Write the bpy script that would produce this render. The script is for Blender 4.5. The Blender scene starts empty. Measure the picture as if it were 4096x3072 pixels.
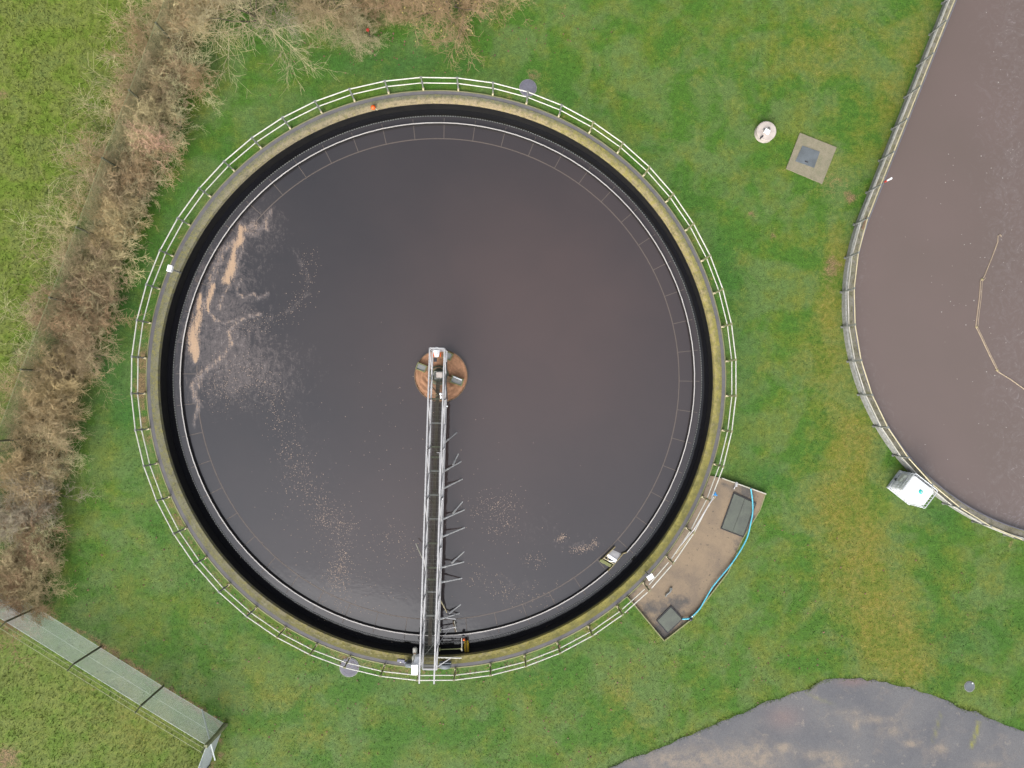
import bpy, math, random
import numpy as np
from mathutils import Vector, Quaternion, Matrix
from mathutils.geometry import delaunay_2d_cdt

random.seed(7)
rng = np.random.default_rng(7)
PI = math.pi
scene = bpy.context.scene
COL = scene.collection

# ------------------------------------------------------------------ camera
F = 2840.0; CAMH = 29.8; NAD = (1970.0, 1590.0)
d = Vector((NAD[0] - 2048, -(NAD[1] - 1536), -F)).normalized()
Q = d.rotation_difference(Vector((0, 0, -1)))
cam_d = bpy.data.cameras.new('camera'); cam = bpy.data.objects.new('camera', cam_d)
COL.objects.link(cam); scene.camera = cam
cam.location = (0, 0, CAMH); cam.rotation_mode = 'QUATERNION'; cam.rotation_quaternion = Q
cam_d.sensor_width = 36; cam_d.lens = F / 4096 * 36; cam_d.clip_end = 2000; cam_d.clip_start = .1

def P(x, y, z=0.0):
    """point of the world at height z seen at photograph position x, y"""
    v = Q @ Vector((x - 2048, -(y - 1536), -F))
    t = (z - CAMH) / v.z
    return Vector((v.x * t, v.y * t, z))

# ------------------------------------------------------------------ world, sun, exposure
world = bpy.data.worlds.new('World'); scene.world = world; world.use_nodes = True
nt = world.node_tree; nt.nodes.clear()
def N_(t, typ, **kw):
    n = t.nodes.new(typ)
    for k, v in kw.items(): setattr(n, k, v)
    return n
SUN_EL = math.radians(38)
wo = N_(nt, 'ShaderNodeOutputWorld'); bg = N_(nt, 'ShaderNodeBackground')
sky = N_(nt, 'ShaderNodeTexSky', sky_type='NISHITA', sun_disc=False, sun_elevation=SUN_EL, sun_rotation=math.radians(200))
sky.air_density = 1.0; sky.dust_density = 4.0; sky.ozone_density = 1.0
hs = N_(nt, 'ShaderNodeHueSaturation'); hs.inputs['Saturation'].default_value = 0.30
tc = N_(nt, 'ShaderNodeTexCoord'); sep = N_(nt, 'ShaderNodeSeparateXYZ')
nt.links.new(tc.outputs['Generated'], sep.inputs[0])
mz = N_(nt, 'ShaderNodeMath', operation='MULTIPLY_ADD'); mz.inputs[1].default_value = 1.5; mz.inputs[2].default_value = 0.50
nt.links.new(sep.outputs['Z'], mz.inputs[0])
my = N_(nt, 'ShaderNodeMath', operation='MULTIPLY_ADD'); my.inputs[1].default_value = -0.48; my.inputs[2].default_value = 0.95
nt.links.new(sep.outputs['Y'], my.inputs[0])
cl = N_(nt, 'ShaderNodeTexNoise'); cl.inputs['Scale'].default_value = 1.6; cl.inputs['Detail'].default_value = 3
nt.links.new(tc.outputs['Generated'], cl.inputs['Vector'])
mc = N_(nt, 'ShaderNodeMapRange'); mc.inputs[1].default_value = .3; mc.inputs[2].default_value = .7; mc.inputs[3].default_value = .93; mc.inputs[4].default_value = 1.07
nt.links.new(cl.outputs['Fac'], mc.inputs[0])
m1 = N_(nt, 'ShaderNodeMath', operation='MULTIPLY'); m2 = N_(nt, 'ShaderNodeMath', operation='MULTIPLY')
nt.links.new(mz.outputs[0], m1.inputs[0]); nt.links.new(my.outputs[0], m1.inputs[1])
nt.links.new(m1.outputs[0], m2.inputs[0]); nt.links.new(mc.outputs[0], m2.inputs[1])
vm = N_(nt, 'ShaderNodeVectorMath', operation='SCALE')
nt.links.new(sky.outputs[0], hs.inputs['Color']); nt.links.new(hs.outputs[0], vm.inputs[0]); nt.links.new(m2.outputs[0], vm.inputs['Scale'])
nt.links.new(vm.outputs[0], bg.inputs['Color']); bg.inputs['Strength'].default_value = 0.15
nt.links.new(bg.outputs[0], wo.inputs[0])
sd = bpy.data.lights.new('sun', 'SUN'); sd.energy = 0.5; sd.angle = math.radians(70); sd.color = (1, .965, .92)
so = bpy.data.objects.new('sun', sd); COL.objects.link(so); so.location = (0, -30, 40)
sdir = Vector((math.sin(math.radians(200)) * math.cos(SUN_EL), math.cos(math.radians(200)) * math.cos(SUN_EL), math.sin(SUN_EL)))
so.rotation_mode = 'QUATERNION'; so.rotation_quaternion = Vector((0, 0, -1)).rotation_difference(-sdir)
vs = scene.view_settings
vs.view_transform = 'Standard'; vs.look = 'None'; vs.exposure = EXPO = 0.76; vs.gamma = 1; vs.use_curve_mapping = False

# ------------------------------------------------------------------ helpers: objects
def tag(o, label=None, cat=None, group=None, kind=None):
    if label: o['label'] = label
    if cat: o['category'] = cat
    if group: o['group'] = group
    if kind: o['kind'] = kind
    return o

def thing(name, loc, label, cat, group=None, rz=0):
    o = bpy.data.objects.new(name, None); COL.objects.link(o)
    o.location = loc; o.rotation_euler = (0, 0, rz); o.empty_display_size = .2
    return tag(o, label, cat, group)

def origin_of(p):
    v = Vector((0, 0, 0))
    while p is not None:
        v = v + p.location; p = p.parent
    return v

class MB:
    def __init__(s): s.v = []; s.f = []; s.uv = None; s.n = 0
    def add(s, vs_, fs):
        b = s.n; s.v.extend([tuple(v) for v in vs_]); s.f.extend([tuple(i + b for i in f) for f in fs]); s.n = len(s.v); return s
    def box(s, c, size, rz=0, M=None, bev=0):
        x, y, z = size[0] / 2, size[1] / 2, size[2] / 2
        if bev:
            b = min(bev, x * .9, y * .9, z * .9); vs_ = []
            prof = [(-z, b), (-z + b, 0), (z - b, 0), (z, b)]
            for zz, ins in prof:
                X, Y = x - ins, y - ins; k = b if ins == 0 else b * .4
                vs_ += [(-X + k, -Y, zz), (X - k, -Y, zz), (X, -Y + k, zz), (X, Y - k, zz), (X - k, Y, zz), (-X + k, Y, zz), (-X, Y - k, zz), (-X, -Y + k, zz)]
            fs = [tuple(range(7, -1, -1)), tuple(range(24, 32))]
            for r in range(3):
                for i in range(8):
                    j = (i + 1) % 8; fs.append((r * 8 + i, r * 8 + j, r * 8 + 8 + j, r * 8 + 8 + i))
        else:
            vs_ = [(-x, -y, -z), (x, -y, -z), (x, y, -z), (-x, y, -z), (-x, -y, z), (x, -y, z), (x, y, z), (-x, y, z)]
            fs = [(0, 3, 2, 1), (4, 5, 6, 7), (0, 1, 5, 4), (1, 2, 6, 5), (2, 3, 7, 6), (3, 0, 4, 7)]
        R = M if M is not None else Matrix.Rotation(rz, 3, 'Z')
        c = Vector(c)
        return s.add([R @ Vector(v) + c for v in vs_], fs)
    def bar(s, p0, p1, w, h=None, up=(0, 0, 1)):
        p0, p1 = Vector(p0), Vector(p1); dz = (p1 - p0); L = dz.length
        if L < 1e-6: return s
        dz.normalize(); up = Vector(up)
        if abs(dz.dot(up)) > .98: up = Vector((1, 0, 0))
        a = dz.cross(up).normalized(); b = a.cross(dz).normalized()
        M = Matrix((a, dz, b)).transposed()
        return s.box((p0 + p1) / 2, (w, L, h or w), M=M)
    def tube(s, pts, r, n=8, closed=False, caps=True):
        pts = [Vector(p) for p in pts]; m = len(pts)
        rs = r if isinstance(r, (list, tuple)) else [r] * m
        vs_ = []; prev = None
        for i, p in enumerate(pts):
            a = pts[(i - 1) % m] if (closed or i > 0) else p
            b = pts[(i + 1) % m] if (closed or i < m - 1) else p
            t = (b - a).normalized()
            if prev is None:
                u = t.cross(Vector((0, 0, 1)))
                if u.length < .05: u = t.cross(Vector((1, 0, 0)))
            else:
                u = prev - t * prev.dot(t)
            u.normalize(); prev = u; w = t.cross(u)
            for k in range(n):
                an = 2 * PI * k / n + PI / n
                vs_.append(p + (u * math.cos(an) + w * math.sin(an)) * rs[i])
        fs = []
        for i in range(m if closed else m - 1):
            for k in range(n):
                j = (i + 1) % m; k2 = (k + 1) % n
                fs.append((i * n + k, i * n + k2, j * n + k2, j * n + k))
        if caps and not closed:
            fs.append(tuple(range(n - 1, -1, -1))); fs.append(tuple((m - 1) * n + k for k in range(n)))
        return s.add(vs_, fs)
    def lathe(s, c, prof, n=24, cap=True):
        """profile (r, z) revolved about the vertical through c"""
        c = Vector(c); vs_ = []
        for r, z in prof:
            for k in range(n):
                a = 2 * PI * k / n; vs_.append(c + Vector((r * math.cos(a), r * math.sin(a), z)))
        fs = []
        for i in range(len(prof) - 1):
            for k in range(n):
                k2 = (k + 1) % n; fs.append((i * n + k, i * n + k2, (i + 1) * n + k2, (i + 1) * n + k))
        if cap:
            fs.append(tuple(range(n - 1, -1, -1))); fs.append(tuple((len(prof) - 1) * n + k for k in range(n)))
        return s.add(vs_, fs)
    def ringprof(s, c, prof, n=208, a0=0, a1=2 * PI):
        """closed profile loop (r, z) revolved into a ring"""
        c = Vector(c); full = abs(a1 - a0 - 2 * PI) < 1e-6; m = n if full else n + 1; vs_ = []
        K = len(prof)
        for k in range(m):
            a = a0 + (a1 - a0) * k / n
            for r, z in prof: vs_.append(c + Vector((r * math.cos(a), r * math.sin(a), z)))
        fs = []
        for k in range(n):
            k2 = (k + 1) % m
            for i in range(K):
                j = (i + 1) % K; fs.append((k * K + i, k2 * K + i, k2 * K + j, k * K + j))
        if not full:
            fs.append(tuple(range(K))); fs.append(tuple((m - 1) * K + i for i in range(K - 1, -1, -1)))
        return s.add(vs_, fs)
    def prism(s, poly, z0, z1):
        n = len(poly)
        ar = sum(poly[i][0] * poly[(i + 1) % n][1] - poly[(i + 1) % n][0] * poly[i][1] for i in range(n))
        if ar < 0: poly = poly[::-1]
        vs_ = [(p[0], p[1], z0) for p in poly] + [(p[0], p[1], z1) for p in poly]
        fs = [tuple(range(n - 1, -1, -1)), tuple(range(n, 2 * n))] + [(i, (i + 1) % n, (i + 1) % n + n, i + n) for i in range(n)]
        return s.add(vs_, fs)
    def build(s, name, mat, parent=None, smooth=False, loc=None):
        me = bpy.data.meshes.new(name)
        off = origin_of(parent) if parent is not None else (Vector(loc) if loc is not None else Vector((0, 0, 0)))
        me.from_pydata([(v[0] - off.x, v[1] - off.y, v[2] - off.z) for v in s.v], [], s.f)
        me.materials.append(mat); me.update()
        if smooth:
            me.polygons.foreach_set('use_smooth', [True] * len(me.polygons))
            try: me.set_sharp_from_angle(angle=math.radians(40))
            except Exception: pass
        o = bpy.data.objects.new(name, me); COL.objects.link(o)
        if parent is not None: o.parent = parent
        else: o.location = off
        return o

def np_mesh(name, verts, faces, mat, attrs=None, smooth=False, k=3):
    me = bpy.data.meshes.new(name); verts = np.asarray(verts, np.float32); faces = np.asarray(faces, np.int32)
    me.vertices.add(len(verts)); me.vertices.foreach_set('co', verts.ravel())
    me.loops.add(faces.size); me.loops.foreach_set('vertex_index', faces.ravel())
    me.polygons.add(len(faces)); me.polygons.foreach_set('loop_start', np.arange(0, faces.size, k, dtype=np.int32))
    try: me.polygons.foreach_set('loop_total', np.full(len(faces), k, np.int32))
    except Exception: pass
    me.update(calc_edges=True); me.validate()
    if attrs:
        for an, av in attrs.items():
            at = me.attributes.new(an, 'FLOAT', 'POINT'); at.data.foreach_set('value', np.asarray(av, np.float32))
    me.materials.append(mat)
    if smooth: me.polygons.foreach_set('use_smooth', np.ones(len(me.polygons), bool))
    o = bpy.data.objects.new(name, me); COL.objects.link(o); return o

# ------------------------------------------------------------------ helpers: materials
def new_mat(name):
    m = bpy.data.materials.new(name); m.use_nodes = True
    return m, m.node_tree, m.node_tree.nodes['Principled BSDF']
def noise(t, scale, detail=4, rough=.55, vec=None, dist=0):
    n = t.nodes.new('ShaderNodeTexNoise'); n.inputs['Scale'].default_value = scale
    n.inputs['Detail'].default_value = detail; n.inputs['Roughness'].default_value = rough; n.inputs['Distortion'].default_value = dist
    if vec is None:
        c = t.nodes.new('ShaderNodeTexCoord'); vec = c.outputs['Object']
    t.links.new(vec, n.inputs['Vector']); return n.outputs['Fac']
def rampf(t, src, a, b, lo=0., hi=1.):
    n = t.nodes.new('ShaderNodeMapRange'); n.inputs[1].default_value = a; n.inputs[2].default_value = b
    n.inputs[3].default_value = lo; n.inputs[4].default_value = hi
    t.links.new(src, n.inputs[0]); return n.outputs[0]
def mix(t, fac, a, b, mode='MIX'):
    n = t.nodes.new('ShaderNodeMix'); n.data_type = 'RGBA'; n.blend_type = mode
    if isinstance(fac, (int, float)): n.inputs[0].default_value = fac
    else: t.links.new(fac, n.inputs[0])
    for i, c in ((6, a), (7, b)):
        if isinstance(c, tuple): n.inputs[i].default_value = (*c, 1)
        else: t.links.new(c, n.inputs[i])
    return n.outputs[2]
def mth(t, op, a, b=None, c=None, clamp=False):
    n = t.nodes.new('ShaderNodeMath'); n.operation = op; n.use_clamp = clamp
    for i, v in enumerate((a, b, c)):
        if v is None: continue
        if isinstance(v, (int, float)): n.inputs[i].default_value = v
        else: t.links.new(v, n.inputs[i])
    return n.outputs[0]
def attr(t, name):
    n = t.nodes.new('ShaderNodeAttribute'); n.attribute_name = name; return n.outputs['Fac']
def bump(t, b, h, strength=.3, dist=.02):
    n = t.nodes.new('ShaderNodeBump'); n.inputs['Strength'].default_value = strength; n.inputs['Distance'].default_value = dist
    t.links.new(h, n.inputs['Height']); t.links.new(n.outputs[0], b.inputs['Normal'])

def simple(name, c1, c2=None, rough=.6, scale=6., metal=0., bmp=.15, spec=.5, fine=60.):
    """two tones broken up by weathering noise at two scales"""
    m, t, b = new_mat(name); c2 = c2 or tuple(x * .75 for x in c1)
    a = rampf(t, noise(t, scale, 5, .6), .35, .65)
    g = rampf(t, noise(t, fine, 3, .6), .3, .7, .82, 1.12)
    col = mix(t, a, c1, c2)
    mu = t.nodes.new('ShaderNodeVectorMath'); mu.operation = 'SCALE'; t.links.new(col, mu.inputs[0]); t.links.new(g, mu.inputs['Scale'])
    t.links.new(mu.outputs[0], b.inputs['Base Color'])
    b.inputs['Roughness'].default_value = rough; b.inputs['Metallic'].default_value = metal
    b.inputs['Specular IOR Level'].default_value = spec
    if bmp: bump(t, b, g, bmp, .01)
    return m

def grass_mat():
    m, t, b = new_mat('grass')
    n1 = noise(t, .28, 3, .5); n2 = noise(t, 1.1, 4, .6); n3 = noise(t, 5., 5, .65); n4 = noise(t, 22., 4, .7); n5 = noise(t, .55, 4, .6, dist=.6)
    g1, g2, g3 = (.043, .102, .011), (.072, .118, .030), (.095, .120, .012)
    c = mix(t, rampf(t, n5, .43, .57), g1, g2)
    s = mth(t, 'ADD', mth(t, 'MULTIPLY', n1, .4), mth(t, 'MULTIPLY', n2, .6))
    c = mix(t, rampf(t, s, .46, .64, 0, .6), c, g3)
    mead = attr(t, 'mead'); dry = attr(t, 'dry'); lit = attr(t, 'litter'); mud = attr(t, 'mud'); dark = attr(t, 'deep_green')
    c = mix(t, mth(t, 'MULTIPLY', dark, .75), c, (.028, .088, .016))
    mc_ = mix(t, rampf(t, n2, .4, .6), (.090, .132, .014), (.140, .148, .034))
    mc_ = mix(t, rampf(t, n2, .48, .66, 0, .6), mc_, (.055, .108, .022))
    c = mix(t, mth(t, 'MULTIPLY', mead, .9), c, mc_)
    w = mth(t, 'ADD', n3, mth(t, 'MULTIPLY', n4, .6))               # ragged patch edges
    def patch(a, lo, hi):
        return rampf(t, mth(t, 'ADD', a, mth(t, 'ADD', mth(t, 'MULTIPLY', mth(t, 'SUBTRACT', n2, .5), 1.3), mth(t, 'MULTIPLY', mth(t, 'SUBTRACT', w, .8), 1.2))), lo, hi)
    c = mix(t, mth(t, 'MULTIPLY', patch(dry, .1, 1.5), .9), c, mix(t, rampf(t, n3, .4, .62), (.135, .130, .013), (.155, .122, .026)))
    c = mix(t, patch(lit, .35, .9), c, mix(t, rampf(t, n3, .38, .6), (.135, .095, .046), (.20, .155, .085)))
    c = mix(t, patch(mud, .45, .9), c, mix(t, rampf(t, n4, .4, .6), (.085, .06, .035), (.17, .12, .055)))
    f = mth(t, 'MULTIPLY', rampf(t, n4, .3, .7, .55, 1.45), rampf(t, n3, .3, .7, .76, 1.22))
    vmn = t.nodes.new('ShaderNodeVectorMath'); vmn.operation = 'SCALE'; t.links.new(c, vmn.inputs[0]); t.links.new(f, vmn.inputs['Scale'])
    t.links.new(vmn.outputs[0], b.inputs['Base Color'])
    b.inputs['Roughness'].default_value = .75; b.inputs['Specular IOR Level'].default_value = .2
    bump(t, b, w, .5, .05)
    return m

def water_mat(name, c1, c2, sw=.8, tan=(.35, .235, .145), grey=(.2, .165, .15), rough=.05, ior=1.61, bumps=.05, brown_tint=None):
    m, t, b = new_mat(name)
    nl = noise(t, .22, 3, .5)
    c = mix(t, rampf(t, nl, .35, .65), c1, c2)
    if brown_tint: c = mix(t, mth(t, 'MULTIPLY', attr(t, 'brown_tint'), rampf(t, noise(t, .35, 3, .5, dist=.4), .2, .8, .7, 1.)), c, brown_tint)  # broad browner areas in the water's colour
    nf = noise(t, 1.9, 8, .68, dist=2.6); nff = noise(t, 16., 6, .7, dist=.8); nd = noise(t, 38., 3, .6)
    ft, fg = attr(t, 'tan'), attr(t, 'veil')
    co = t.nodes.new('ShaderNodeTexCoord'); mp = t.nodes.new('ShaderNodeMapping'); t.links.new(co.outputs['Object'], mp.inputs[0])
    mp.inputs['Rotation'].default_value = (0, 0, math.radians(14)); mp.inputs['Scale'].default_value = (5., 1., 1.)
    st = noise(t, 1.5, 6, .7, vec=mp.outputs[0], dist=1.1)
    veil = rampf(t, mth(t, 'ADD', fg, mth(t, 'MULTIPLY', mth(t, 'SUBTRACT', mth(t, 'ADD', mth(t, 'MULTIPLY', st, sw), mth(t, 'ADD', mth(t, 'MULTIPLY', nf, 1.3 - sw), mth(t, 'MULTIPLY', nff, .55))), .93), 2.3)), .30, 1.2)
    veil = mth(t, 'MULTIPLY', veil, rampf(t, fg, 0.02, .2))
    tanm = rampf(t, mth(t, 'ADD', ft, mth(t, 'MULTIPLY', mth(t, 'SUBTRACT', mth(t, 'ADD', nff, mth(t, 'MULTIPLY', st, 1.3)), 1.15), 1.5)), .42, .85)
    tanm = mth(t, 'MULTIPLY', tanm, rampf(t, ft, .05, .3))
    c = mix(t, mth(t, 'MULTIPLY', veil, .55), c, grey)
    c = mix(t, tanm, c, mix(t, rampf(t, nd, .4, .6), tan, tuple(x * .72 for x in tan)))
    t.links.new(c, b.inputs['Base Color'])
    b.inputs['IOR'].default_value = ior
    r = mth(t, 'MAXIMUM', mth(t, 'MULTIPLY', veil, .35), mth(t, 'MULTIPLY', tanm, .7))
    t.links.new(mth(t, 'ADD', r, rough, clamp=True), b.inputs['Roughness'])
    h = mth(t, 'ADD', mth(t, 'MULTIPLY', noise(t, 7., 3, .55), .6), mth(t, 'MULTIPLY', noise(t, 1.7, 2), 1.))
    bump(t, b, h, bumps, .05)
    return m

def ring_mat(name, c, cb, moss, mossw=.8, tan=(.27, .21, .15), rough=.9):
    """old concrete ring: grey, buff and moss tones; attribute side = how mossy / buff this stretch is"""
    m, t, b = new_mat(name)
    geo = t.nodes.new('ShaderNodeUVMap'); uv = geo.outputs[0]
    mp = t.nodes.new('ShaderNodeMapping'); t.links.new(uv, mp.inputs[0]); mp.inputs['Scale'].default_value = (3.2, 1.1, 1)
    streak = noise(t, 1.8, 5, .65, vec=mp.outputs[0])
    n2 = noise(t, 3., 6, .7); n3 = noise(t, 26., 4, .65)
    col = mix(t, rampf(t, n2, .38, .62), c, cb)
    mo, bu, dr = attr(t, 'mossy'), attr(t, 'buff'), attr(t, 'drip')
    sx = t.nodes.new('ShaderNodeSeparateXYZ'); t.links.new(uv, sx.inputs[0]); v = sx.outputs[1]      # 0 inner edge, 1 outer edge
    col = mix(t, mth(t, 'MULTIPLY', bu, rampf(t, mth(t, 'ADD', v, mth(t, 'MULTIPLY', mth(t, 'SUBTRACT', streak, .5), 1.4)), .75, .35)), col, tan)
    col = mix(t, rampf(t, noise(t, 6., 6, .75, dist=.5), .50, .62, 0, .65), col, (cb[0] * .42, cb[1] * .42, cb[2] * .38))
    mk = rampf(t, mth(t, 'ADD', mo, mth(t, 'MULTIPLY', mth(t, 'SUBTRACT', mth(t, 'ADD', streak, mth(t, 'MULTIPLY', n3, .5)), .75), 1.8)), .3, .9)
    col = mix(t, mth(t, 'MULTIPLY', mk, mossw), col, mix(t, rampf(t, n2, .42, .6), moss, (moss[0] * .55, moss[1] * .6, moss[2] * .7)))
    dk = mth(t, 'MULTIPLY', dr, rampf(t, mth(t, 'ADD', v, mth(t, 'MULTIPLY', mth(t, 'SUBTRACT', streak, .5), 2.6)), .42, .52))
    col = mix(t, mth(t, 'MULTIPLY', dk, .7), col, (.075, .07, .022))
    f = rampf(t, n3, .3, .7, .75, 1.2)
    vmn = t.nodes.new('ShaderNodeVectorMath'); vmn.operation = 'SCALE'; t.links.new(col, vmn.inputs[0]); t.links.new(f, vmn.inputs['Scale'])
    t.links.new(vmn.outputs[0], b.inputs['Base Color']); b.inputs['Roughness'].default_value = rough
    b.inputs['Specular IOR Level'].default_value = .25
    bump(t, b, mth(t, 'ADD', n2, mth(t, 'MULTIPLY', n3, .5)), .5, .02)
    return m

def asphalt_mat():
    m, t, b = new_mat('asphalt')
    n1 = noise(t, .5, 5, .6); n2 = noise(t, 2.5, 5, .65); n3 = noise(t, 40., 3, .7); n4 = noise(t, 1.1, 5, .7, dist=1.)
    c = mix(t, rampf(t, n1, .4, .6), (.076, .077, .084), (.096, .095, .098))
    c = mix(t, rampf(t, n4, .54, .64, 0, .35), c, (.14, .12, .105))
    c = mix(t, rampf(t, n2, .60, .68, 0, .5), c, (.19, .165, .14))
    c = mix(t, mth(t, 'MULTIPLY', attr(t, 'red'), .7), c, (.15, .095, .088))
    c = mix(t, mth(t, 'MULTIPLY', attr(t, 'gravel'), rampf(t, n2, .3, .6)), c, (.175, .145, .115))
    c = mix(t, mth(t, 'MULTIPLY', attr(t, 'mossline'), rampf(t, n2, .35, .55)), c, (.16, .155, .03))
    f = rampf(t, n3, .3, .7, .72, 1.3)
    vmn = t.nodes.new('ShaderNodeVectorMath'); vmn.operation = 'SCALE'; t.links.new(c, vmn.inputs[0]); t.links.new(f, vmn.inputs['Scale'])
    t.links.new(vmn.outputs[0], b.inputs['Base Color']); b.inputs['Roughness'].default_value = .85
    bump(t, b, n3, .4, .01); return m

def slab_mat():
    m, t, b = new_mat('sandy_concrete')
    n1 = noise(t, .9, 5, .6, dist=.5); n2 = noise(t, 4., 6, .7); n3 = noise(t, 45., 4, .7)
    c = mix(t, rampf(t, n1, .4, .62), (.185, .138, .090), (.135, .104, .074))
    c = mix(t, rampf(t, mth(t, 'ADD', attr(t, 'dirt'), mth(t, 'MULTIPLY', mth(t, 'SUBTRACT', n2, .5), 1.5)), .45, .9), c, (.065, .058, .052))
    c = mix(t, rampf(t, noise(t, 7., 4, .7), .62, .68, 0, .8), c, (.06, .05, .038))
    f = rampf(t, n3, .3, .7, .8, 1.2)
    vmn = t.nodes.new('ShaderNodeVectorMath'); vmn.operation = 'SCALE'; t.links.new(c, vmn.inputs[0]); t.links.new(f, vmn.inputs['Scale'])
    t.links.new(vmn.outputs[0], b.inputs['Base Color']); b.inputs['Roughness'].default_value = .9
    bump(t, b, n2, .3, .01); return m

def twig_mat(name, c1, c2):
    m, t, b = new_mat(name)
    oi = t.nodes.new('ShaderNodeObjectInfo')
    n = noise(t, 2.2, 3, .6)
    c = mix(t, rampf(t, n, .35, .65), c1, c2)
    hsn = t.nodes.new('ShaderNodeHueSaturation')
    t.links.new(rampf(t, oi.outputs['Random'], 0, 1, .485, .515), hsn.inputs['Hue'])
    t.links.new(rampf(t, oi.outputs['Random'], 0, 1, .85, 1.2), hsn.inputs['Value'])
    t.links.new(c, hsn.inputs['Color']); t.links.new(hsn.outputs[0], b.inputs['Base Color'])
    b.inputs['Roughness'].default_value = .8; b.inputs['Specular IOR Level'].default_value = .2
    return m

M = {}
M['grass'] = grass_mat()
M['water'] = water_mat('settled_water', (.018, .017, .019), (.024, .021, .022), rough=.03, sw=.55, brown_tint=(.054, .036, .033))
M['ditch'] = water_mat('brown_liquor', (.094, .070, .060), (.101, .074, .065), sw=0., bumps=.04, grey=(.15, .13, .125))
M['channel'] = water_mat('channel_water', (.004, .004, .005), (.006, .006, .008), ior=1.5, bumps=.06, rough=.08)
M['wall'] = ring_mat('tank_concrete', (.108, .110, .072), (.150, .146, .105), (.235, .205, .045), tan=(.27, .215, .13))
M['kerb'] = ring_mat('kerb_concrete', (.16, .155, .135), (.13, .12, .08), (.17, .16, .04), mossw=.6)
M['black'] = simple('wet_algae', (.006, .006, .006), (.012, .011, .010), rough=.45, scale=3, bmp=.5, fine=25)
M['track'] = simple('rubber_track', (.085, .08, .085), (.105, .10, .10), rough=.85, scale=3, fine=50)
M['lip'] = simple('mossy_lip', (.15, .16, .06), (.19, .18, .10), rough=.9, scale=5)
M['white'] = simple('white_paint', (.50, .49, .44), (.43, .42, .36), rough=.45, scale=2, bmp=0, fine=12)
M['whitedirty'] = simple('dirty_white_paint', (.42, .40, .36), (.30, .29, .22), rough=.55, scale=2)
M['baffle'] = simple('baffle_edge', (.40, .38, .36), (.33, .31, .29), rough=.5, scale=2)
M['postR'] = simple('mossy_rail_post', (.15, .15, .09), (.21, .20, .10), rough=.8, scale=5)
M['cream'] = simple('cream_paint', (.46, .40, .25), (.36, .32, .2), rough=.5, scale=2)
M['galv'] = simple('galvanised_steel', (.33, .325, .325), (.25, .25, .255), rough=.42, scale=9, metal=.0, spec=.8, fine=35)
M['galvd'] = simple('dull_galvanised', (.17, .175, .175), (.13, .135, .115), rough=.5, scale=9)
M['grate'] = simple('grating_steel', (.09, .095, .085), (.075, .085, .06), rough=.5, scale=2)
M['mossbeam'] = simple('mossy_steel', (.085, .095, .05), (.055, .06, .04), rough=.8, scale=4)
M['pvc'] = simple('white_plastic', (.80, .81, .82), (.74, .75, .76), rough=.35, scale=3, bmp=0, fine=9)
M['pvc2'] = simple('translucent_plastic', (.46, .45, .45), (.38, .375, .37), rough=.4, scale=2, bmp=0, fine=9)
M['cage'] = simple('cage_steel', (.52, .54, .56), (.44, .46, .48), rough=.4, spec=.7)
M['teal'] = simple('teal_lid', (.02, .42, .36), (.015, .36, .31), rough=.4, bmp=0)
M['blue'] = simple('blue_hose', (.09, .40, .50), (.07, .34, .44), rough=.35, bmp=0)
M['bluecloth'] = simple('bright_blue', (.01, .22, .52), (.01, .17, .42), rough=.5)
M['orange'] = simple('orange_plastic', (.62, .10, .01), (.5, .07, .01), rough=.5)
M['red'] = simple('red_plastic', (.42, .03, .02), (.33, .03, .02), rough=.5)
M['yellow'] = simple('yellow_bristle', (.48, .34, .014), (.26, .17, .01), rough=.9, scale=14, bmp=.8)
M['dark'] = simple('dark_plastic', (.022, .022, .028), (.016, .016, .018), rough=.5)
M['tyre'] = simple('grey_tyre', (.16, .18, .19), (.13, .145, .155), rough=.7)
M['lilac'] = simple('lilac_steel', (.15, .15, .20), (.12, .12, .165), rough=.5)
M['motor'] = simple('motor_grey', (.33, .32, .28), (.24, .24, .2), rough=.5, scale=10)
M['cover'] = simple('green_grey_cover', (.080, .090, .070), (.060, .066, .055), rough=.7, scale=2.5, fine=30)
M['coverL'] = simple('lilac_cover', (.115, .112, .14), (.09, .086, .105), rough=.7, scale=2.5, fine=20)
M['slate'] = simple('slate_cover', (.10, .115, .125), (.07, .08, .085), rough=.6, scale=2, fine=30)
M['pale'] = simple('pale_concrete', (.42, .37, .33), (.32, .28, .25), rough=.85, scale=4)
M['gravelslab'] = simple('exposed_aggregate', (.19, .165, .115), (.15, .14, .09), rough=.9, scale=4, fine=28, bmp=.5)
M['crust'] = simple('scum_crust', (.30, .155, .085), (.22, .115, .06), rough=.9, scale=3, fine=16, bmp=.9)
M['rust'] = simple('rusty_steel', (.17, .10, .055), (.12, .085, .05), rough=.85, scale=5)
M['darkreflect'] = simple('dark_reflection', (.035, .025, .017), (.05, .035, .02), rough=.85, scale=5)  # dark brown of the bridge's reflection, put into the beam's colour
M['greykerb'] = simple('speckled_kerb', (.17, .17, .15), (.26, .26, .245), rough=.9, scale=9, fine=30, bmp=.4)
M['armpaint'] = simple('pale_arm_steel', (.42, .42, .42), (.34, .34, .32), rough=.4, scale=5)
M['ochre'] = simple('scummed_steel', (.26, .21, .12), (.2, .17, .08), rough=.8, scale=5)
M['algae'] = simple('green_algae', (.16, .17, .07), (.12, .13, .05), rough=.85, scale=5)
M['bracket'] = simple('scummed_bracket', (.085, .066, .055), (.075, .06, .05), rough=.7, scale=3)
M['brown'] = simple('brown_hose', (.30, .235, .16), (.24, .185, .13), rough=.7)
M['post'] = simple('dark_green_post', (.075, .08, .05), (.105, .105, .06), rough=.8, scale=4)
M['postL'] = simple('lichen_post', (.24, .25, .13), (.17, .18, .1), rough=.85, scale=5)
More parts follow.
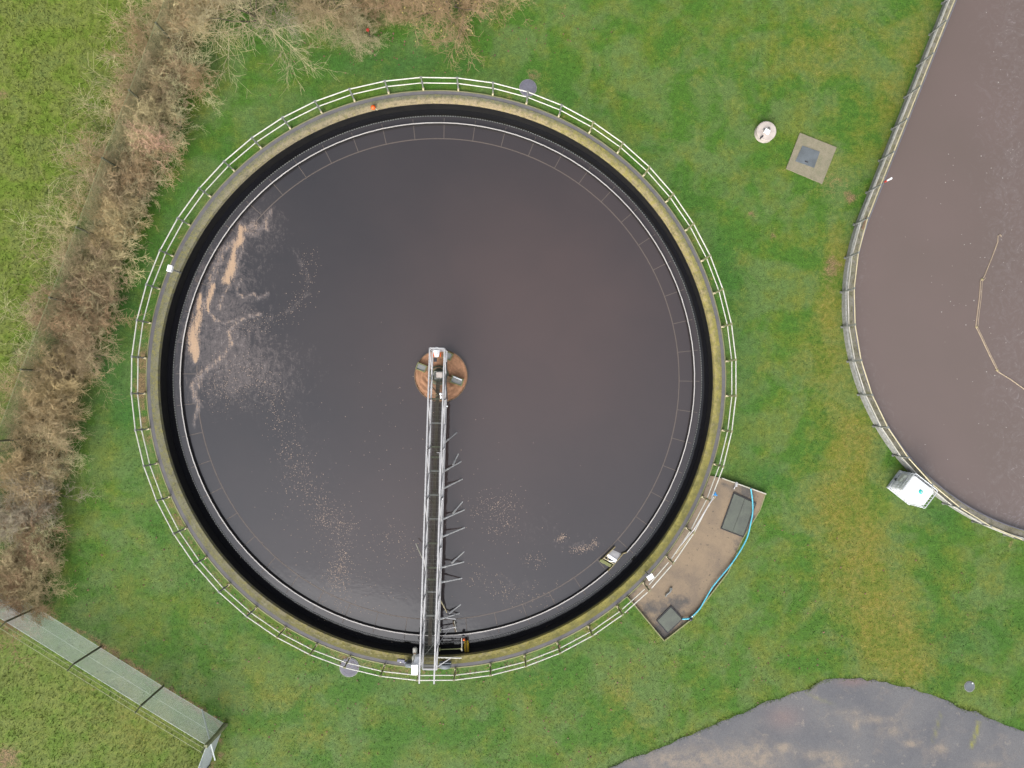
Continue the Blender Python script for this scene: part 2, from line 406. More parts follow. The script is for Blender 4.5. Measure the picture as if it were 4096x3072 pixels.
M['wire'] = simple('fence_wire', (.54, .58, .58), (.46, .50, .50), rough=.5, spec=.7)
M['wireg'] = simple('green_wire', (.22, .24, .12), (.17, .19, .09), rough=.6)
M['leaf'] = simple('dead_leaf', (.13, .060, .034), (.095, .055, .035), rough=.8, scale=1.7)
M['yleaf'] = simple('yellow_leaf', (.40, .34, .11), (.33, .27, .07), rough=.7, scale=1.7)
M['foam'] = simple('foam_flake', (.34, .25, .185), (.26, .195, .155), rough=.9, scale=3)
M['foamw'] = simple('pale_foam', (.34, .31, .28), (.26, .24, .22), rough=.9, scale=3)
M['asphalt'] = asphalt_mat(); M['slab'] = slab_mat()
M['tw_tan'] = twig_mat('twig_tan', (.37, .295, .165), (.30, .24, .135))
M['tw_peach'] = twig_mat('twig_peach', (.74, .50, .33), (.64, .43, .29))
M['tw_brown'] = twig_mat('twig_brown', (.285, .20, .105), (.34, .25, .14))
M['tw_grey'] = twig_mat('twig_grey', (.29, .245, .18), (.24, .2, .15))
M['tw_lich'] = twig_mat('twig_lichen', (.35, .325, .175), (.39, .34, .2))
M['bark'] = simple('bark', (.12, .10, .07), (.085, .07, .05), rough=.9, scale=12)

# ------------------------------------------------------------------ the places everything hangs on
C = P(1757.5, 1509, 0); CX, CY = C.x, C.y           # centre of the settling tank
RO, RLIP, RTR, RIN = 12.11, 12.05, 11.90, 11.57     # outer lip, track, concrete, inner wall face
RW, RB, RR = 11.19, 10.855, 10.225                    # weir, scum baffle, bracket ring
WZ = -0.44; KZ = 0.10
D0 = P(4309, 1227, 0)                               # centre of the ditch's round end
DR = (P(3367, 1240, 0) - D0).length; DW = .36
ax = (P(3783, 0, 0) - P(3432, 878, 0)); ax.z = 0; ax.normalize()     # direction of its straight side
perp = Vector((-ax.y, ax.x, 0))                     # points to the left of ax
def ditch_outline(r, n=72, L=45.):
    """stadium outline, radius r, from far left end round the near end to the far right end"""
    pts = []
    a_left = math.atan2(perp.y, perp.x)
    E = D0 + ax * L
    pts = []
    for i in range(n + 1):
        a = a_left + PI * i / n
        pts.append(D0 + Vector((math.cos(a), math.sin(a), 0)) * r)
    for i in range(n + 1):
        a = a_left + PI + PI * i / n
        pts.append(E + Vector((math.cos(a), math.sin(a), 0)) * r)
    return pts

def seg_dist(px, py, pts, ws=None):
    """distance from each (px,py) to a polyline; returns (distance, width interpolated along it)"""
    best = np.full(px.shape, 1e9); wb = np.zeros(px.shape)
    for i in range(len(pts) - 1):
        a, b = pts[i], pts[i + 1]; dx, dy = b[0] - a[0], b[1] - a[1]
        L2 = dx * dx + dy * dy + 1e-9
        t = np.clip(((px - a[0]) * dx + (py - a[1]) * dy) / L2, 0, 1)
        dd = np.hypot(px - a[0] - t * dx, py - a[1] - t * dy)
        m = dd < best; best = np.where(m, dd, best)
        if ws is not None: wb = np.where(m, ws[i] + (ws[i + 1] - ws[i]) * t, wb)
    return best, wb

S0 = F / CAMH      # photograph pixels per metre on the ground
def W(pts, z=0): return [tuple(P(x, y, z)[:2]) for x, y in pts]
fence_line = W([(700, -330), (600, 90), (515 + 75, 360 + 55), (480, 660), (382, 935), (270, 1200), (163, 1480), (55, 1760), (-60, 2050), (-120, 2330)])
hedge_line = W([(930, -120), (740, 60), (640, 300), (545, 560), (430, 900), (330, 1200), (260, 1450), (150, 1760), (90, 2050), (90, 2330)])
def ground_masks(x, y):
    z = np.zeros_like(x)
    dry, lit, mud, deep_green = z.copy(), z.copy(), z.copy(), z.copy()
    def blob(arr, px, py, rx, ry, w):
        c = P(px, py, 0); arr += w * np.exp(-(((x - c.x) / (rx / S0)) ** 2 + ((y - c.y) / (ry / S0)) ** 2))
    for a in [(3340, 1000, 60, 110, .7), (3320, 1250, 60, 160, .75), (3300, 1480, 90, 120, .6), (3420, 1720, 90, 100, .95), (3400, 1870, 80, 90, .8), (3350, 1960, 110, 120, .75),
              (3350, 2110, 150, 90, .6), (3450, 2150, 80, 130, .8), (3470, 2330, 110, 120, .95), (3530, 2470, 120, 120, 1.1), (3580, 2600, 130, 90, 1.1), (3640, 2690, 110, 60, .9),
              (3330, 2350, 70, 170, .45), (3640, 230, 60, 140, .75), (3700, 120, 60, 120, .6), (3560, 420, 60, 110, .6), (3330, 120, 110, 130, .5), (3180, 240, 130, 90, .3), (2480, 2770, 45, 60, .9), (2530, 2900, 90, 60, .5),
              (2690, 205, 30, 30, .7), (3880, 2380, 160, 120, .2), (3340, 650, 120, 60, .5), (3380, 1500, 200, 700, .24), (3520, 2300, 200, 400, .16), (3450, 300, 260, 330, .2), (560, 2900, 380, 200, .2), (2300, 1000, 10, 10, 0), (1230, 2560, 120, 60, .25), (1250, 2900, 60, 130, .5), (2110, 2760, 50, 60, .5),
              (1060, 2800, 110, 60, .3), (560, 2900, 120, 100, .35), (400, 2760, 90, 60, .3), (2850, 300, 120, 60, .15), (740, 480, 120, 60, .35)]: blob(dry, *a)
    for a in [(3345, 745, 85, 70, .55), (3410, 790, 35, 30, .7), (3330, 1090, 26, 60, .5), (3395, 1760, 40, 60, .35), (3305, 1120, 40, 70, .5), (3320, 1030, 50, 50, .5), (3015, 850, 13, 13, 1.5), (3083, 940, 12, 16, 1.3), (3155, 905, 10, 12, 1.2), (2250, 55, 30, 40, .6),
              (4045, 2190, 18, 16, 1.5), (3, 375, 30, 30, 1.5), (570, 1480, 40, 230, .55), (2112, 300, 52, 24, 1.1), (20, 3040, 80, 60, 1.0), (3067, 523, 52, 50, .5), (1397, 2670, 46, 46, .45), (3245, 632, 95, 95, .3)]: blob(mud, *a)  # last three entries: browner rings round the chamber, cover and slab
    for a in [(1500, 240, 420, 70, .8), (420, 1480, 60, 130, .9), (500, 1250, 60, 120, .6), (480, 1650, 90, 80, .6), (2900, 1150, 110, 260, .35), (3060, 1900, 90, 60, .8), (2960, 720, 90, 160, .2), (3760, 2040, 90, 90, .8), (1700, 2900, 600, 120, .25), (3870, 2560, 200, 120, .6)]: blob(deep_green, *a)  # darker green patches, one of them beside the container
    rr = np.hypot(x - CX, y - CY)
    deep_green += .4 * np.exp(-((rr - 13.0) / .6) ** 2)
    mud += .42 * np.exp(-((rr - 12.2) / .2) ** 2)
    ang = np.degrees(np.arctan2(y - CY, x - CX))
    mud += .25 * np.exp(-((rr - 12.35) / .2) ** 2) * (ang < -40)
    mud += .1 * np.exp(-((rr - 12.5) / .35) ** 2) * (np.abs(ang) > 150)
    dl, _ = seg_dist(x, y, hedge_line)
    lit += 1.05 * np.exp(-(dl / 1.1) ** 2)
    dt, _ = seg_dist(x, y, W([(1150, -60), (1350, 40), (1500, 20), (1750, 10), (1980, -60)]))
    lit += .75 * np.exp(-(dt / 1.1) ** 2)
    dl2, _ = seg_dist(x, y, W([(200, 2470), (330, 2530), (560, 2680), (720, 2790), (880, 2890), (890, 3000), (840, 3090)]))
    mud += .9 * np.exp(-(dl2 / .16) ** 2)
    # meadow beyond the wire fence
    fx = np.interp(y, [p[1] for p in fence_line[::-1]], [p[0] for p in fence_line[::-1]])
    mead = np.clip((fx - x + .3) / 1.6, 0, 1)
    c1, c2 = P(107, 2448, 0), P(905, 2898, 0)
    side = (c2.x - c1.x) * (y - c1.y) - (c2.y - c1.y) * (x - c1.x)
    mead = np.maximum(mead, np.clip(-side / 18, 0, .75) * (x < c2.x + .2))
    c = lambda a: np.clip(a, 0, 1)
    return dict(dry=c(dry), litter=c(lit), mud=c(mud), deep_green=c(deep_green), mead=c(mead))

# ------------------------------------------------------------------ lawn (one sheet with two basins cut out of it)
def build_ground():
    hole1 = [(CX + (RO - .02) * math.cos(2 * PI * i / 208), CY + (RO - .02) * math.sin(2 * PI * i / 208)) for i in range(208)]
    hole2 = [(p.x, p.y) for p in ditch_outline(DR - .02)]
    pts = []; edges = []
    def loop(l):
        b = len(pts); pts.extend(Vector(p) for p in l); n = len(l); edges.extend((b + i, b + (i + 1) % n) for i in range(n))
    loop(hole1); loop(hole2)
    loop([(-500, -500), (600, -500), (600, 500), (-500, 500)])
    step = .3
    gx = np.arange(-25, 26, step); gy = np.arange(-19.5, 19.5, step)
    X, Y = np.meshgrid(gx, gy); X = X.ravel() + rng.uniform(-.08, .08, X.size); Y = Y.ravel() + rng.uniform(-.08, .08, Y.size)
    def in2(x, y, r):
        rx, ry = x - D0.x, y - D0.y; t = np.clip(rx * ax.x + ry * ax.y, 0, 45)
        return np.hypot(rx - t * ax.x, ry - t * ax.y) < r
    keep = (np.hypot(X - CX, Y - CY) > RO + .12) & ~in2(X, Y, DR + .12)
    for x, y in zip(X[keep], Y[keep]): pts.append(Vector((x, y)))
    for x in range(-300, 400, 50):
        for y in range(-300, 320, 50):
            if abs(x) > 60 or abs(y) > 60: pts.append(Vector((x + .1, y + .1)))
    v, e, f, _, _, _ = delaunay_2d_cdt(pts, edges, [], 0, 1e-5)
    V = np.array([(p.x, p.y) for p in v]); Fc = np.array([t for t in f if len(t) == 3])
    cen = V[Fc].mean(1)
    bad = (np.hypot(cen[:, 0] - CX, cen[:, 1] - CY) < RO - .03) | in2(cen[:, 0], cen[:, 1], DR - .03)
    Fc = Fc[~bad]
    a, b_, c_ = V[Fc[:, 0]], V[Fc[:, 1]], V[Fc[:, 2]]
    cr = (b_[:, 0] - a[:, 0]) * (c_[:, 1] - a[:, 1]) - (b_[:, 1] - a[:, 1]) * (c_[:, 0] - a[:, 0])
    Fc[cr < 0] = Fc[cr < 0][:, ::-1]
    x, y = V[:, 0], V[:, 1]
    rr = np.hypot(x - CX, y - CY)
    zz = .012 * np.sin(x * 1.3 + np.cos(y * .9) * 2) * np.cos(y * 1.1 + x * .3) * np.clip((rr - RO) / 1.5, 0, 1)
    zz = np.where((np.abs(x) < 30) & (np.abs(y) < 25), np.minimum(zz, .004), 0)
    o = np_mesh('lawn', np.column_stack([x, y, zz]), Fc, M['grass'], ground_masks(x, y), smooth=True)
    return tag(o, kind='structure')
build_ground()

road_px = [(2390, 3110), (2433, 3072), (2497, 3043), (2560, 3020), (2636, 2993), (2731, 2948), (2796, 2923), (2840, 2906), (2885, 2883), (2945, 2859), (2996, 2841), (3044, 2814), (3095, 2799), (3168, 2772),
           (3235, 2757), (3252, 2742), (3274, 2729), (3334, 2714), (3419, 2714), (3543, 2727), (3657, 2757), (3787, 2801), (3851, 2836), (3906, 2844), (3956, 2874), (4096, 2926), (4300, 3010), (4700, 3180), (5200, 3300), (5200, 4300), (1500, 4300), (1900, 3400)]
road_w = W(road_px)
def in_poly(x, y, poly):
    ins = np.zeros(x.shape, bool); n = len(poly)
    for i in range(n):
        x1, y1 = poly[i]; x2, y2 = poly[(i + 1) % n]
        c = ((y1 > y) != (y2 > y)) & (x < (x2 - x1) * (y - y1) / (y2 - y1 + 1e-12) + x1); ins ^= c
    return ins
def build_sheet(name, poly, z, mat, step, attrs_fn, jag=0.):
    P2 = []
    n = len(poly)
    for i in range(n):
        a, b = Vector(poly[i]), Vector(poly[(i + 1) % n]); k = max(1, int((b - a).length / .25)) if jag else 1
        k = min(k, 60)
        nrm = Vector((-(b - a).y, (b - a).x)).normalized()
        for j in range(k):
            P2.append(a.lerp(b, j / k) + nrm * (random.uniform(-jag, jag) if j else 0))
    pts = list(P2); m = len(P2); edges = [(i, (i + 1) % m) for i in range(m)]
    xs = [p.x for p in P2]; ys = [p.y for p in P2]
    x0, x1, y0, y1 = max(min(xs), -26), min(max(xs), 27), max(min(ys), -20), min(max(ys), 20)
    X, Y = np.meshgrid(np.arange(x0, x1, step), np.arange(y0, y1, step)); X, Y = X.ravel() + .013, Y.ravel() + .017
    ins = in_poly(X, Y, [tuple(p) for p in P2])
    pts += [Vector((x, y)) for x, y in zip(X[ins], Y[ins])]
    v, e, f, _, _, _ = delaunay_2d_cdt(pts, edges, [], 1, 1e-5)
    V = np.array([(p.x, p.y) for p in v]); Fc = np.array([t for t in f if len(t) == 3])
    a, b_, c_ = V[Fc[:, 0]], V[Fc[:, 1]], V[Fc[:, 2]]
    cr = (b_[:, 0] - a[:, 0]) * (c_[:, 1] - a[:, 1]) - (b_[:, 1] - a[:, 1]) * (c_[:, 0] - a[:, 0])
    Fc[cr < 0] = Fc[cr < 0][:, ::-1]
    return np_mesh(name, np.column_stack([V, np.full(len(V), z)]), Fc, mat, attrs_fn(V[:, 0], V[:, 1]), smooth=True)
def road_attr(x, y):
    def gb(px, py, rx, ry, w):
        c = P(px, py, 0); return w * np.exp(-(((x - c.x) / (rx / S0)) ** 2 + ((y - c.y) / (ry / S0)) ** 2))
    red = gb(3135, 2870, 65, 45, .6) + gb(3415, 2725, 60, 18, .8)
    grav = gb(2800, 3040, 260, 45, 1.2) + gb(3010, 3030, 80, 60, .9) + gb(3132, 2990, 26, 14, 1.6) + gb(3043, 2978, 22, 10, 1.2) + gb(3425, 2905, 12, 18, 1.) + gb(3650, 2973, 28, 12, 1.6) + gb(3758, 2995, 30, 18, 1.4) \
        + gb(3500, 2880, 90, 14, .9) + gb(3560, 2925, 45, 20, .9) + gb(3300, 3020, 80, 20, .9) + gb(3340, 3060, 60, 30, 1.) + gb(3950, 3060, 60, 18, .9) + gb(3390, 2850, 60, 12, .6)
    dm, _ = seg_dist(x, y, W([(3912, 2890), (3905, 2930), (3885, 2985)])); dm2, _ = seg_dist(x, y, W([(3765, 2850), (3745, 2920), (3730, 2965)]))
    dm3, _ = seg_dist(x, y, W([(3225, 2770), (3260, 2790), (3340, 2820)]))
    ml = np.exp(-(dm / .07) ** 2) + .5 * np.exp(-(dm2 / .05) ** 2) + .3 * np.exp(-(dm3 / .05) ** 2)
    return dict(red=np.clip(red, 0, 1), gravel=np.clip(grav, 0, 1), mossline=np.clip(ml, 0, 1))
tag(build_sheet('road', road_w, .012, M['asphalt'], .12, road_attr, jag=.06), kind='structure')

# ------------------------------------------------------------------ grass blades, dead leaves
def build_blades():
    n = 210000
    x = rng.uniform(-23.5, 24.5, n); y = rng.uniform(-17.5, 18.0, n)
    rx, ry = x - D0.x, y - D0.y; t = np.clip(rx * ax.x + ry * ax.y, 0, 45)
    dd = np.hypot(rx - t * ax.x, ry - t * ax.y)
    keep = (np.hypot(x - CX, y - CY) > RO + .05) & (dd > DR + .05) & ~in_poly(x, y, road_w) & ~in_poly(x, y, pad_w)
    for cx, cy, r in covers: keep &= np.hypot(x - cx, y - cy) > r
    keep &= ~in_poly(x, y, slab_w)
    x, y = x[keep], y[keep]
    ex = []
    for _ in range(3000):
        i = random.randrange(1, 27); t_ = random.random(); a_, b_ = road_w[i], road_w[i + 1]
        ex.append((a_[0] + (b_[0] - a_[0]) * t_ + random.gauss(0, .05), a_[1] + (b_[1] - a_[1]) * t_ + random.gauss(0, .05) + .02 * math.sin(i * 7 + t_ * 9)))
    x = np.concatenate([x, [e[0] for e in ex]]); y = np.concatenate([y, [e[1] for e in ex]]); n = len(x)
    ms = ground_masks(x, y)
    keep = rng.uniform(0, 1, n) > np.clip(ms['mud'] * 1.3 - .2, 0, 1)
    x, y = x[keep], y[keep]; ms = {k: v[keep] for k, v in ms.items()}; n = len(x)
    h = rng.uniform(.025, .06, n) * (1 + 1.4 * ms['mead'] + .8 * ms['litter']); w = rng.uniform(.008, .016, n) * (1 + .5 * ms['mead'])
    a = rng.uniform(0, 2 * PI, n); ln = rng.uniform(.5, 1.5, n) * h; a2 = a + rng.uniform(-.9, .9, n) + PI / 2
    z0 = np.full(n, -.004)
    v0 = np.column_stack([x - np.cos(a) * w, y - np.sin(a) * w, z0]); v1 = np.column_stack([x + np.cos(a) * w, y + np.sin(a) * w, z0])
    v2 = np.column_stack([x + np.cos(a2) * ln, y + np.sin(a2) * ln, h])
    V = np.stack([v0, v1, v2], 1).reshape(-1, 3); Fc = np.arange(3 * n).reshape(-1, 3)
    o = np_mesh('grass', V, Fc, M['grass'], {k: np.repeat(v, 3) for k, v in ms.items()})
    tag(o, 'short winter grass covering the lawn and the rough field', 'grass', kind='stuff')

pad_px = [(2840, 1903), (2888, 1913), (3064, 1976), (3042, 2042), (2970, 2161), (2948, 2210), (2910, 2290), (2766, 2476), (2656, 2563), (2537, 2419), (2507, 2386)]
pad_w = W(pad_px, .08)
a_end = math.atan2(pad_w[-1][1] - CY, pad_w[-1][0] - CX); a_beg = math.atan2(pad_w[0][1] - CY, pad_w[0][0] - CX)
arc = [(CX + (RO + .01) * math.cos(a_end + (a_beg - a_end) * i / 24), CY + (RO + .01) * math.sin(a_end + (a_beg - a_end) * i / 24)) for i in range(25)]
pad_w = pad_w[1:-1] + arc
slab_w = W([(3200, 531), (3347, 589), (3289, 735), (3145, 674)], .05)
covers = [(*P(2112, 350)[:2], .36), (*P(1397, 2670)[:2], .38), (*P(3879, 2747)[:2], .2), (*P(3067, 523)[:2], .43)]
build_blades()

def scatter_quads(name, pts, size, mat, label, cat, z=.01, flat=.3, blobby=False):
    V = []; Fc = []; k = 0; sides = 6
    for (x, y) in pts:
        s = size * random.uniform(.5, 1.3); a = random.uniform(0, 2 * PI); tx, ty = random.uniform(-flat, flat), random.uniform(-flat, flat)
        el = random.uniform(.45, 1.)
        for i in range(sides):
            t = 2 * PI * i / sides; r = s * (random.uniform(.6, 1.1) if blobby else 1)
            lx, ly = r * math.cos(t), r * math.sin(t) * el
            V.append((x + lx * math.cos(a) - ly * math.sin(a), y + lx * math.sin(a) + ly * math.cos(a), z + lx * tx + ly * ty))
        Fc.append(tuple(range(k, k + sides))); k += sides
    o = np_mesh(name, V, Fc, mat, k=sides)
    return tag(o, label, cat, kind='stuff')

def outside(x, y):
    rx, ry = x - D0.x, y - D0.y; t = max(0, min(45, rx * ax.x + ry * ax.y))
    return math.hypot(x - CX, y - CY) > RO + .08 and math.hypot(rx - t * ax.x, ry - t * ax.y) > DR + .1 and not in_poly(np.array([x]), np.array([y]), road_w)[0]
lp = []
for _ in range(330):
    a = random.uniform(-PI * .85, -.45); r = RO + .12 + abs(random.gauss(0, .25)); lp.append((CX + r * math.cos(a), CY + r * math.sin(a)))
for _ in range(330):
    lp.append(tuple(P(random.uniform(950, 3300), random.uniform(2560, 3072))[:2]))
for _ in range(160):
    t = random.random(); lp.append(tuple((P(400 + 500 * t, 2590 + 310 * t) + Vector((random.gauss(0, .12), random.gauss(.02, .12), 0)))[:2]))
for _ in range(260):
    lp.append(tuple(P(random.gauss(1600, 330), random.gauss(130, 90))[:2]))
for _ in range(120):
    lp.append(tuple(P(random.uniform(300, 900), random.uniform(2000, 2900))[:2]))
for _ in range(70):
    lp.append(tuple(P(random.uniform(2950, 3900), random.uniform(2100, 2700))[:2]))
lp = [p for p in lp if outside(*p)]
scatter_quads('fallen_leaves', lp, .032, M['leaf'], 'reddish brown fallen leaves scattered over the grass', 'leaves', z=.03, flat=.6)

# ------------------------------------------------------------------ settling tank
ctr = Vector((CX, CY, 0))
tank = thing('settling_tank', (CX, CY, 0), 'large round concrete settling tank sunk into the lawn', 'tank')
def ring_uv(o, ri, ro):
    me = o.data; uvl = me.uv_layers.new(name='UVMap'); n = len(me.vertices)
    co = np.zeros(n * 3, np.float32); me.vertices.foreach_get('co', co); co = co.reshape(-1, 3)
    ang = np.arctan2(co[:, 1], co[:, 0]); r = np.hypot(co[:, 0], co[:, 1])
    li = np.zeros(len(me.loops), np.int32); me.loops.foreach_get('vertex_index', li)
    u = ang * 12; v = (r - ri) / (ro - ri)
    U = u[li].copy(); 
    for p in me.polygons:
        s = slice(p.loop_start, p.loop_start + p.loop_total); uu = U[s]
        if uu.max() - uu.min() > 30: U[s] = np.where(uu < 0, uu + 2 * PI * 12, uu)
    uvl.data.foreach_set('uv', np.column_stack([U, v[li]]).astype(np.float32).ravel())
    deg = np.degrees(ang)
    def lobe(c, w): dlt = (deg - c + 180) % 360 - 180; return np.exp(-(dlt / w) ** 2)
    mossy = .30 + .45 * lobe(5, 32) + .8 * lobe(-48, 32) + .35 * lobe(55, 18) + .35 * lobe(-100, 30) + .15 * lobe(180, 40)
    buff = .1 + .9 * lobe(80, 32) + 1. * lobe(15, 34) + .3 * lobe(125, 20) + .5 * lobe(-90, 40)
    drip = .95 * lobe(-95, 42) + .5 * lobe(-30, 20)
    for nm, av in (('mossy', mossy), ('buff', buff), ('drip', drip)):
        at = me.attributes.new(nm, 'FLOAT', 'POINT'); at.data.foreach_set('value', np.clip(av, 0, 1).astype(np.float32))
NS = 260
o = MB().ringprof(ctr, [(RIN, -.06), (RIN + .025, KZ), (RIN + .17, KZ + .012), (RTR, KZ), (RTR, -.5), (RIN, -.5)], NS).build('wall_top', M['wall'], tank); ring_uv(o, RIN, RTR)
MB().ringprof(ctr, [(RTR + .001, -.5), (RTR + .001, KZ - .02), (RLIP, KZ - .02), (RLIP, -.5)], NS).build('wheel_track', M['track'], tank)
o = MB().ringprof(ctr, [(RLIP + .001, -.6), (RLIP + .001, KZ - .005), (RO - .02, KZ - .01), (RO, KZ - .05), (RO, -.6)], NS).build('outer_lip', M['lip'], tank)
MB().ringprof(ctr, [(RIN + .002, -1.6), (RIN - .004, -1.6), (RIN - .004, -.055), (RIN + .002, -.055)], NS).build('wall_face', M['black'], tank)
MB().ringprof(ctr, [(RIN - .006, -1.4), (RIN - .006, -1.25), (RW, -1.25), (RW, -1.4)], NS).build('channel_floor', M['black'], tank)
MB().ringprof(ctr, [(RW - .03, -3.2), (RW + .03, -3.2), (RW + .03, WZ - .02), (RW - .03, WZ - .02)], NS).build('channel_wall', M['black'], tank)
w = MB(); NT = 660
for i in range(NT):
    a = 2 * PI * i / NT; c = ctr + Vector((math.cos(a) * (RW + .004), math.sin(a) * (RW + .004), WZ + .012))
    w.box(c, (.022, .055, .06), rz=a)
w.ringprof(ctr, [(RW - .005, WZ - .1), (RW + .008, WZ - .1), (RW + .008, WZ - .018), (RW - .005, WZ - .018)], NS)
w.build('notched_weir', M['galvd'], tank)
# the gap where the scum box sits
BXC = P(2450, 2225, -.6); a_box = math.atan2(BXC.y - CY, BXC.x - CX); ga = .052
MB().ringprof(ctr, [(RB - .008, WZ - .3), (RB + .014, WZ - .3), (RB + .020, WZ + .13), (RB + .020, WZ + .15), (RB - .020, WZ + .15), (RB - .020, WZ + .14), (RB - .008, WZ + .13)], 104, a_box + ga, a_box - ga + 2 * PI).build('scum_baffle', M['baffle'], tank)
MB().ringprof(ctr, [(RB - .030, WZ - .3), (RB - .009, WZ - .3), (RB - .009, WZ + .135), (RB - .030, WZ + .135)], 104, a_box + ga, a_box - ga + 2 * PI).build('baffle_face', M['black'], tank)
MB().ringprof(ctr, [(RR - .02, WZ - .02), (RR + .02, WZ - .02), (RR + .02, WZ + .004), (RR - .02, WZ + .004)], 156).build('bracket_ring', M['bracket'], tank)
arm_phase = math.radians(89.2)
for k in range(52):
    a = arm_phase + 2 * PI * k / 52; dv = Vector((math.cos(a), math.sin(a), 0))
    MB().bar(ctr + dv * (RR + .02) + Vector((0, 0, WZ - .008)), ctr + dv * (RW - .09) + Vector((0, 0, WZ - .004 + random.uniform(0, .006))), .028, .022).build('baffle_bracket', M['bracket'], tank)
MB().lathe(ctr, [(RW - .031, -3.2), (1.2, -3.6), (0.01, -3.7)], 96, cap=False).build('tank_floor', M['black'], tank)
# outlet sills, and a black slab standing in for the recess's shade
for (px, py, L, ry) in [(2616, 827, .3, .5), (2655, 878, .34, -.4)]:
    p = P(px, py, -.6); a = math.atan2(p.y - CY, p.x - CX)
    MB().box(p, (.16, .10, .08), rz=a + ry, bev=.02).build('outlet_sill', M['galv'], tank)
p = P(2640, 850, -.4); a = math.atan2(p.y - CY, p.x - CX)
MB().box((CX + (RIN + .01) * math.cos(a), CY + (RIN + .0) * math.sin(a), -.36), (.03, .5, .5), rz=a).build('outlet_shade_slab', M['black'], tank)

# water inside the tank: disc with foam masks
def grid_disc(R, step):
    n = int(R / step); ks = np.arange(-n - 1, n + 2) * step; X, Y = np.meshgrid(ks, ks); return X, Y
def build_tank_water():
    R = RW - .012; step = .085
    pts = [Vector((R * math.cos(2 * PI * i / 240), R * math.sin(2 * PI * i / 240))) for i in range(240)]; edges = [(i, (i + 1) % 240) for i in range(240)]
    X, Y = grid_disc(R, step); m = np.hypot(X, Y) < R - .05
    pts += [Vector((x, y)) for x, y in zip(X[m], Y[m])]
    v, e, f, _, _, _ = delaunay_2d_cdt(pts, edges, [], 1, 1e-6)
    V = np.array([(p.x, p.y) for p in v]) + np.array([CX, CY]); Fc = np.array([t for t in f if len(t) == 3])
    a, b_, c_ = V[Fc[:, 0]], V[Fc[:, 1]], V[Fc[:, 2]]
    cr = (b_[:, 0] - a[:, 0]) * (c_[:, 1] - a[:, 1]) - (b_[:, 1] - a[:, 1]) * (c_[:, 0] - a[:, 0]); Fc[cr < 0] = Fc[cr < 0][:, ::-1]
    x, y = V[:, 0], V[:, 1]
    s = .4973
    A = lambda l, ox, oy: [(ox + a_ * s, oy + b_ * s) for a_, b_ in l]
    tanl = [(A([(1945, 330), (1925, 420), (1885, 500), (1880, 560), (1860, 640), (1825, 745)], 0, 750), [22, 26, 12, 17, 24, 30]),
            (A([(1720, 780), (1700, 850), (1672, 930), (1675, 1000)], 0, 750), [9, 11, 12, 5]),
            (A([(1615, 860), (1600, 950), (1600, 1040), (1570, 1130), (1550, 1200), (1560, 1290), (1575, 1390)], 0, 750), [8, 12, 28, 30, 34, 34, 16])]
    veil = [(A([(1675, 1000), (1730, 1060), (1800, 1090), (1880, 1070), (1960, 1040), (2100, 1010)], 0, 750), [10, 12, 10, 8, 8, 7]),
            (A([(1940, 730), (1910, 800), (1910, 850), (1970, 890), (2040, 850), (2080, 890), (2160, 850)], 0, 750), [5, 8, 10, 10, 8, 9, 8]),
            (A([(2100, 1020), (1960, 1060), (1880, 1110), (1840, 1160), (1850, 1210), (1870, 1260), (1800, 1350), (1740, 1400), (1680, 1450), (1620, 1500), (1590, 1600)], 0, 750), [6, 9, 10, 12, 12, 14, 18, 20, 22, 24, 20]),
            (A([(1600, 0), (1550, 80), (1570, 180), (1600, 240), (1580, 310), (1560, 380), (1560, 430)], 0, 1500), [20, 16, 16, 18, 9, 7, 3]),
            (A([(2180, 180), (2130, 300), (2060, 380), (1960, 330)], 0, 750), [12, 24, 22, 20]),
            (A([(2150, 340), (2040, 300), (1900, 430), (1800, 500), (1740, 640), (1700, 800), (1650, 960), (1640, 1040)], 0, 750), [10, 30, 34, 30, 28, 24, 20, 14]),
            (A([(1960, 460), (1900, 640), (1830, 800), (1780, 900), (1760, 980)], 0, 750), [8, 14, 14, 16, 14])]
    arcs = [(A([(100, 100), (250, 200), (160, 330), (20, 380)], 1000, 750), [10, 18, 16, 14]),
            (A([(360, 500), (430, 640), (470, 760), (450, 860), (380, 920), (340, 980), (200, 1030), (100, 1090), (-60, 1130)], 1000, 750), [12, 13, 13, 12, 12, 10, 10, 10, 8]),
            (A([(-100, 980), (0, 985), (100, 1010)], 1000, 750), [8, 10, 8]), (A([(-60, 840), (0, 860), (50, 880), (150, 860)], 1000, 750), [7, 8, 8, 8])]
    tan_ = np.zeros_like(x); ve = np.zeros_like(x)
    for l, ws in tanl:
        dd, wb = seg_dist(x, y, W(l, WZ), [q / 92. * .62 for q in ws]); tan_ = np.maximum(tan_, np.exp(-(dd / (wb + .01)) ** 2 * .7))
        ve = np.maximum(ve, .9 * np.exp(-(dd / (wb * 2.2 + .1)) ** 2))
    for l, ws in veil:
        dd, wb = seg_dist(x, y, W(l, WZ), [q / 92. * .8 for q in ws]); ve = np.maximum(ve, 1. * np.exp(-(dd / (wb + .02)) ** 2))
        tan_ = np.maximum(tan_, .42 * np.exp(-(dd / (wb + .01)) ** 2))
    for l, ws in arcs:
        dd, wb = seg_dist(x, y, W(l, WZ), [q / 92. for q in ws]); ve = np.maximum(ve, .42 * np.exp(-(dd / (wb + .02)) ** 2))
    def gb(px, py, rx, ry, w_, rot=0):
        c = P(px, py, WZ); return w_ * np.exp(-(((x - c.x) / (rx / 92)) ** 2 + ((y - c.y) / (ry / 92)) ** 2))
